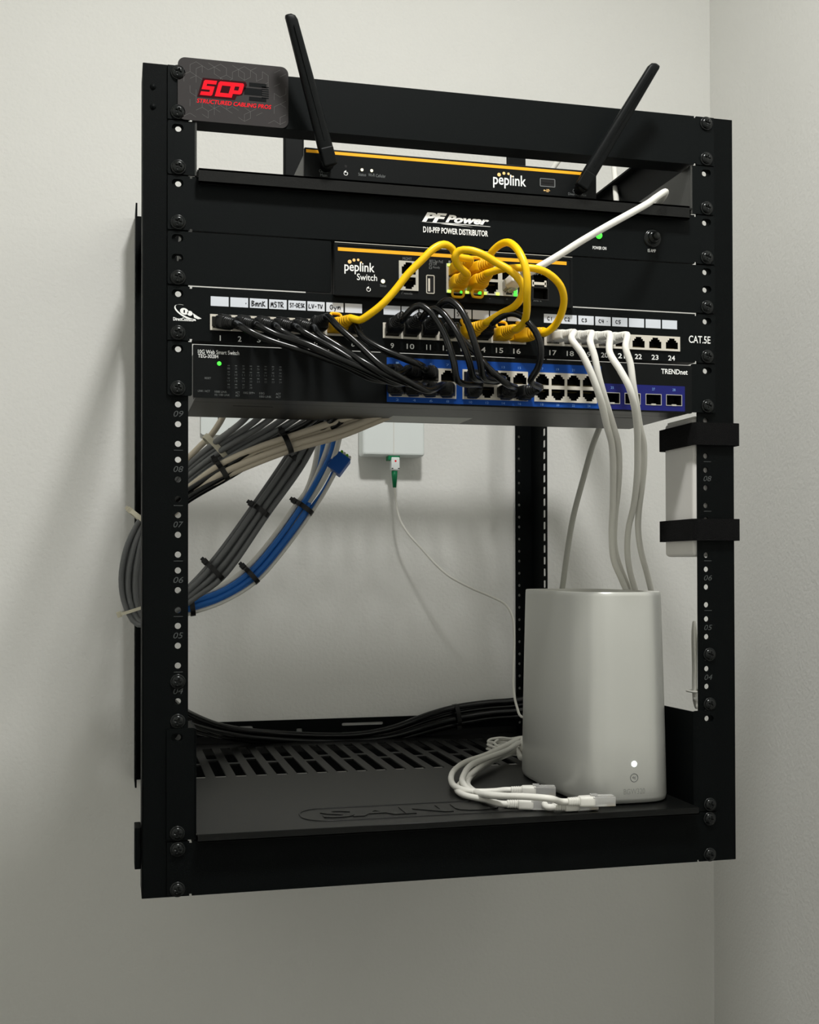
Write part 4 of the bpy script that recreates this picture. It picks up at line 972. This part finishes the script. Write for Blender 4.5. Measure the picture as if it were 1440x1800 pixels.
# white lead coiled behind the right post
cw = empty('adapter_lead', (236, 60, 136), 'thin white lead folded in a tied hank behind the right post', 'cable')
hp = []; XH = F(1217, 1150, 68).x+1.5
zt, zb = F(1218, 1094, 70).z, F(1220, 1246, 70).z
for k in range(4):
    x = XH+k*3.2; y = 66+((k % 2)*7)
    hp += [V3((x, y, zb+8)), V3((x-.5, y, (zt+zb)/2)), V3((x-1, y, zt-8-k*5)), V3((x+.6, y+2, zt-k*5)), V3((x+2.4, y+3, zt-8-k*5)), V3((x+2.4, y+3, (zt+zb)/2)), V3((x+2.4, y+3, zb+8)), V3((x+2.6, y+1, zb+1))]
part('cable_jacket', MB().tube(hp, 1.7, 8, step=3), WCAB, cw)
zq = F(1222, 1215, 70).z
part('twist_tie', MB().tube([(x, y, zq) for x, y in rrect(XH-3.2, XH+15, 62.4, 79, 4, 4)], 1.1, 8, step=2, closed=True), WCAB, cw)

# ---------------------------------------------------------------- the charcoal card hung on the top panel
cz0, cz1, cx0, cx1, cy = 622.6, 673.0, -233.2, -143.9, -2.6
card = empty('business_card', (-188.5, cy, cz0), 'charcoal business card with red lettering stuck at the top left corner of the rack', 'card')
part('card_sheet', MB().slab([rrect(cx0, cx1, cz0, cz1, 6, 6)], cy-.6, cy), CARD, card)
t = MB(); rnd = random.Random(3)
hx = 5.6
for i in range(-1, 10):
    for j in range(-1, 8):
        x = cx0+i*hx*1.732+(hx*.866 if j % 2 else 0); z = cz0+j*hx*1.5
        pts = [(x+hx*math.sin(R(60*k)), z+hx*math.cos(R(60*k))) for k in range(6)]
        cand = [(pts[k], pts[(k+1) % 6]) for k in range(3)]+[((x, z), pts[k]) for k in (1, 3, 5)]
        for a, b in cand:
            if rnd.random() < .42:
                mx, mz = (a[0]+b[0])/2, (a[1]+b[1])/2
                ok = all(cx0+1.5 < q[0] < cx1-1.5 and cz0+2.5 < q[1] < cz1-2.5 for q in (a, b)) and not (cx0+16 < mx < cx1-14 and cz0+14 < mz < cz1-17)
                if ok:
                    d = Vector((b[0]-a[0], b[1]-a[1])); n_ = Vector((-d.y, d.x)).normalized()*.09
                    t.add([(a[0]+n_.x, cy-.68, a[1]+n_.y), (b[0]+n_.x, cy-.68, b[1]+n_.y), (b[0]-n_.x, cy-.68, b[1]-n_.y), (a[0]-n_.x, cy-.68, a[1]-n_.y)], [(0, 1, 2, 3)])
part('line_pattern', t, CARDL, card, 'thin grey hexagon lines', fix=False)
# bold slanted red letters built from bars
def bars(segs, x, z, w_, h_, sh=.28):
    return [[(x+(a*w_)+sh*(b*h_), z+b*h_) for a, b in s] for s in segs]
S_ = [[(0, 0), (.86, 0), (.94, .08), (.94, .62), (.3, .62), (.3, .76), (1, .76), (1, 1), (.08, 1), (0, .92), (0, .38), (.66, .38), (.66, .24), (0, .24)]]
C_ = [[(0, 0), (1, 0), (1, .26), (.32, .26), (.32, .74), (1, .74), (1, 1), (.1, 1), (0, .9)]]
P_ = [[(0, 0), (.33, 0), (.33, .26), (.9, .26), (1, .36), (1, .9), (.9, 1), (0, 1)], [(.33, .5), (.68, .5), (.68, .76), (.33, .76)]]
lz = cz0+15.8+6.0; lh = 13.2; lw = 9.6
def pc(px, py): return F(px, py, cy-.6)
x1_, x2_, x3_ = pc(351.5, 167).x, pc(377.5, 170).x, pc(400, 172).x
zb_ = (pc(352, 166.5).z+pc(402, 172).z)/2; lh = pc(359, 140).z-pc(352, 166.5).z
red = MB(); dk_ = MB()
for L_, x in ((S_, x1_), (C_, x2_), (P_, x3_)):
    bl_ = bars(L_, x, zb_, 10.2, lh); red.slab(bl_, cy-.9, cy-.75)
xa, xb = x1_-2.2, x3_+10.6
dk_.slab([[(xa, zb_-1.6), (x3_+6, zb_-1.6), (x3_+7.5, zb_+2), (xb+1.2, zb_+3), (xb+5.2, zb_+lh-1), (xb+3.8, zb_+lh+1.6), (xa+.28*lh+1, zb_+lh+1.6)]], cy-.75, cy-.6)  # dark outline printed behind the red letters
part('letter_outline', dk_, REDD, card, 'dark outline behind the red letters'); part('brand_lettering', red, RED, card, 'bold slanted red letters')
pk = MB(); xp = pc(438, 160).x; zp = (pc(440, 172).z+pc(440, 150).z)/2
pk.slab([rect(xp, xp+14, zp+4.2, zp+7.4)], cy-.75, cy-.6).slab([rect(xp, xp+14, zp-7.4, zp-4.2)], cy-.75, cy-.6).slab([rect(xp-4, xp+10.5, zp-2.8, zp+2.8)], cy-.75, cy-.6)
for k in range(6): pk.slab([rect(xp+10.2, xp+16, zp-4.6+k*1.75, zp-3.7+k*1.75)], cy-.75, cy-.6)
part('plug_emblem', pk, CARDK, card, 'black plug-shaped emblem')
t = MB().ptext('STRUCTURED CABLING PROS', (346, 180.5), (477, 192), 7.4, cy-.6, .2, .012)
part('tag_line', t, RED, card, 'small red lettering')
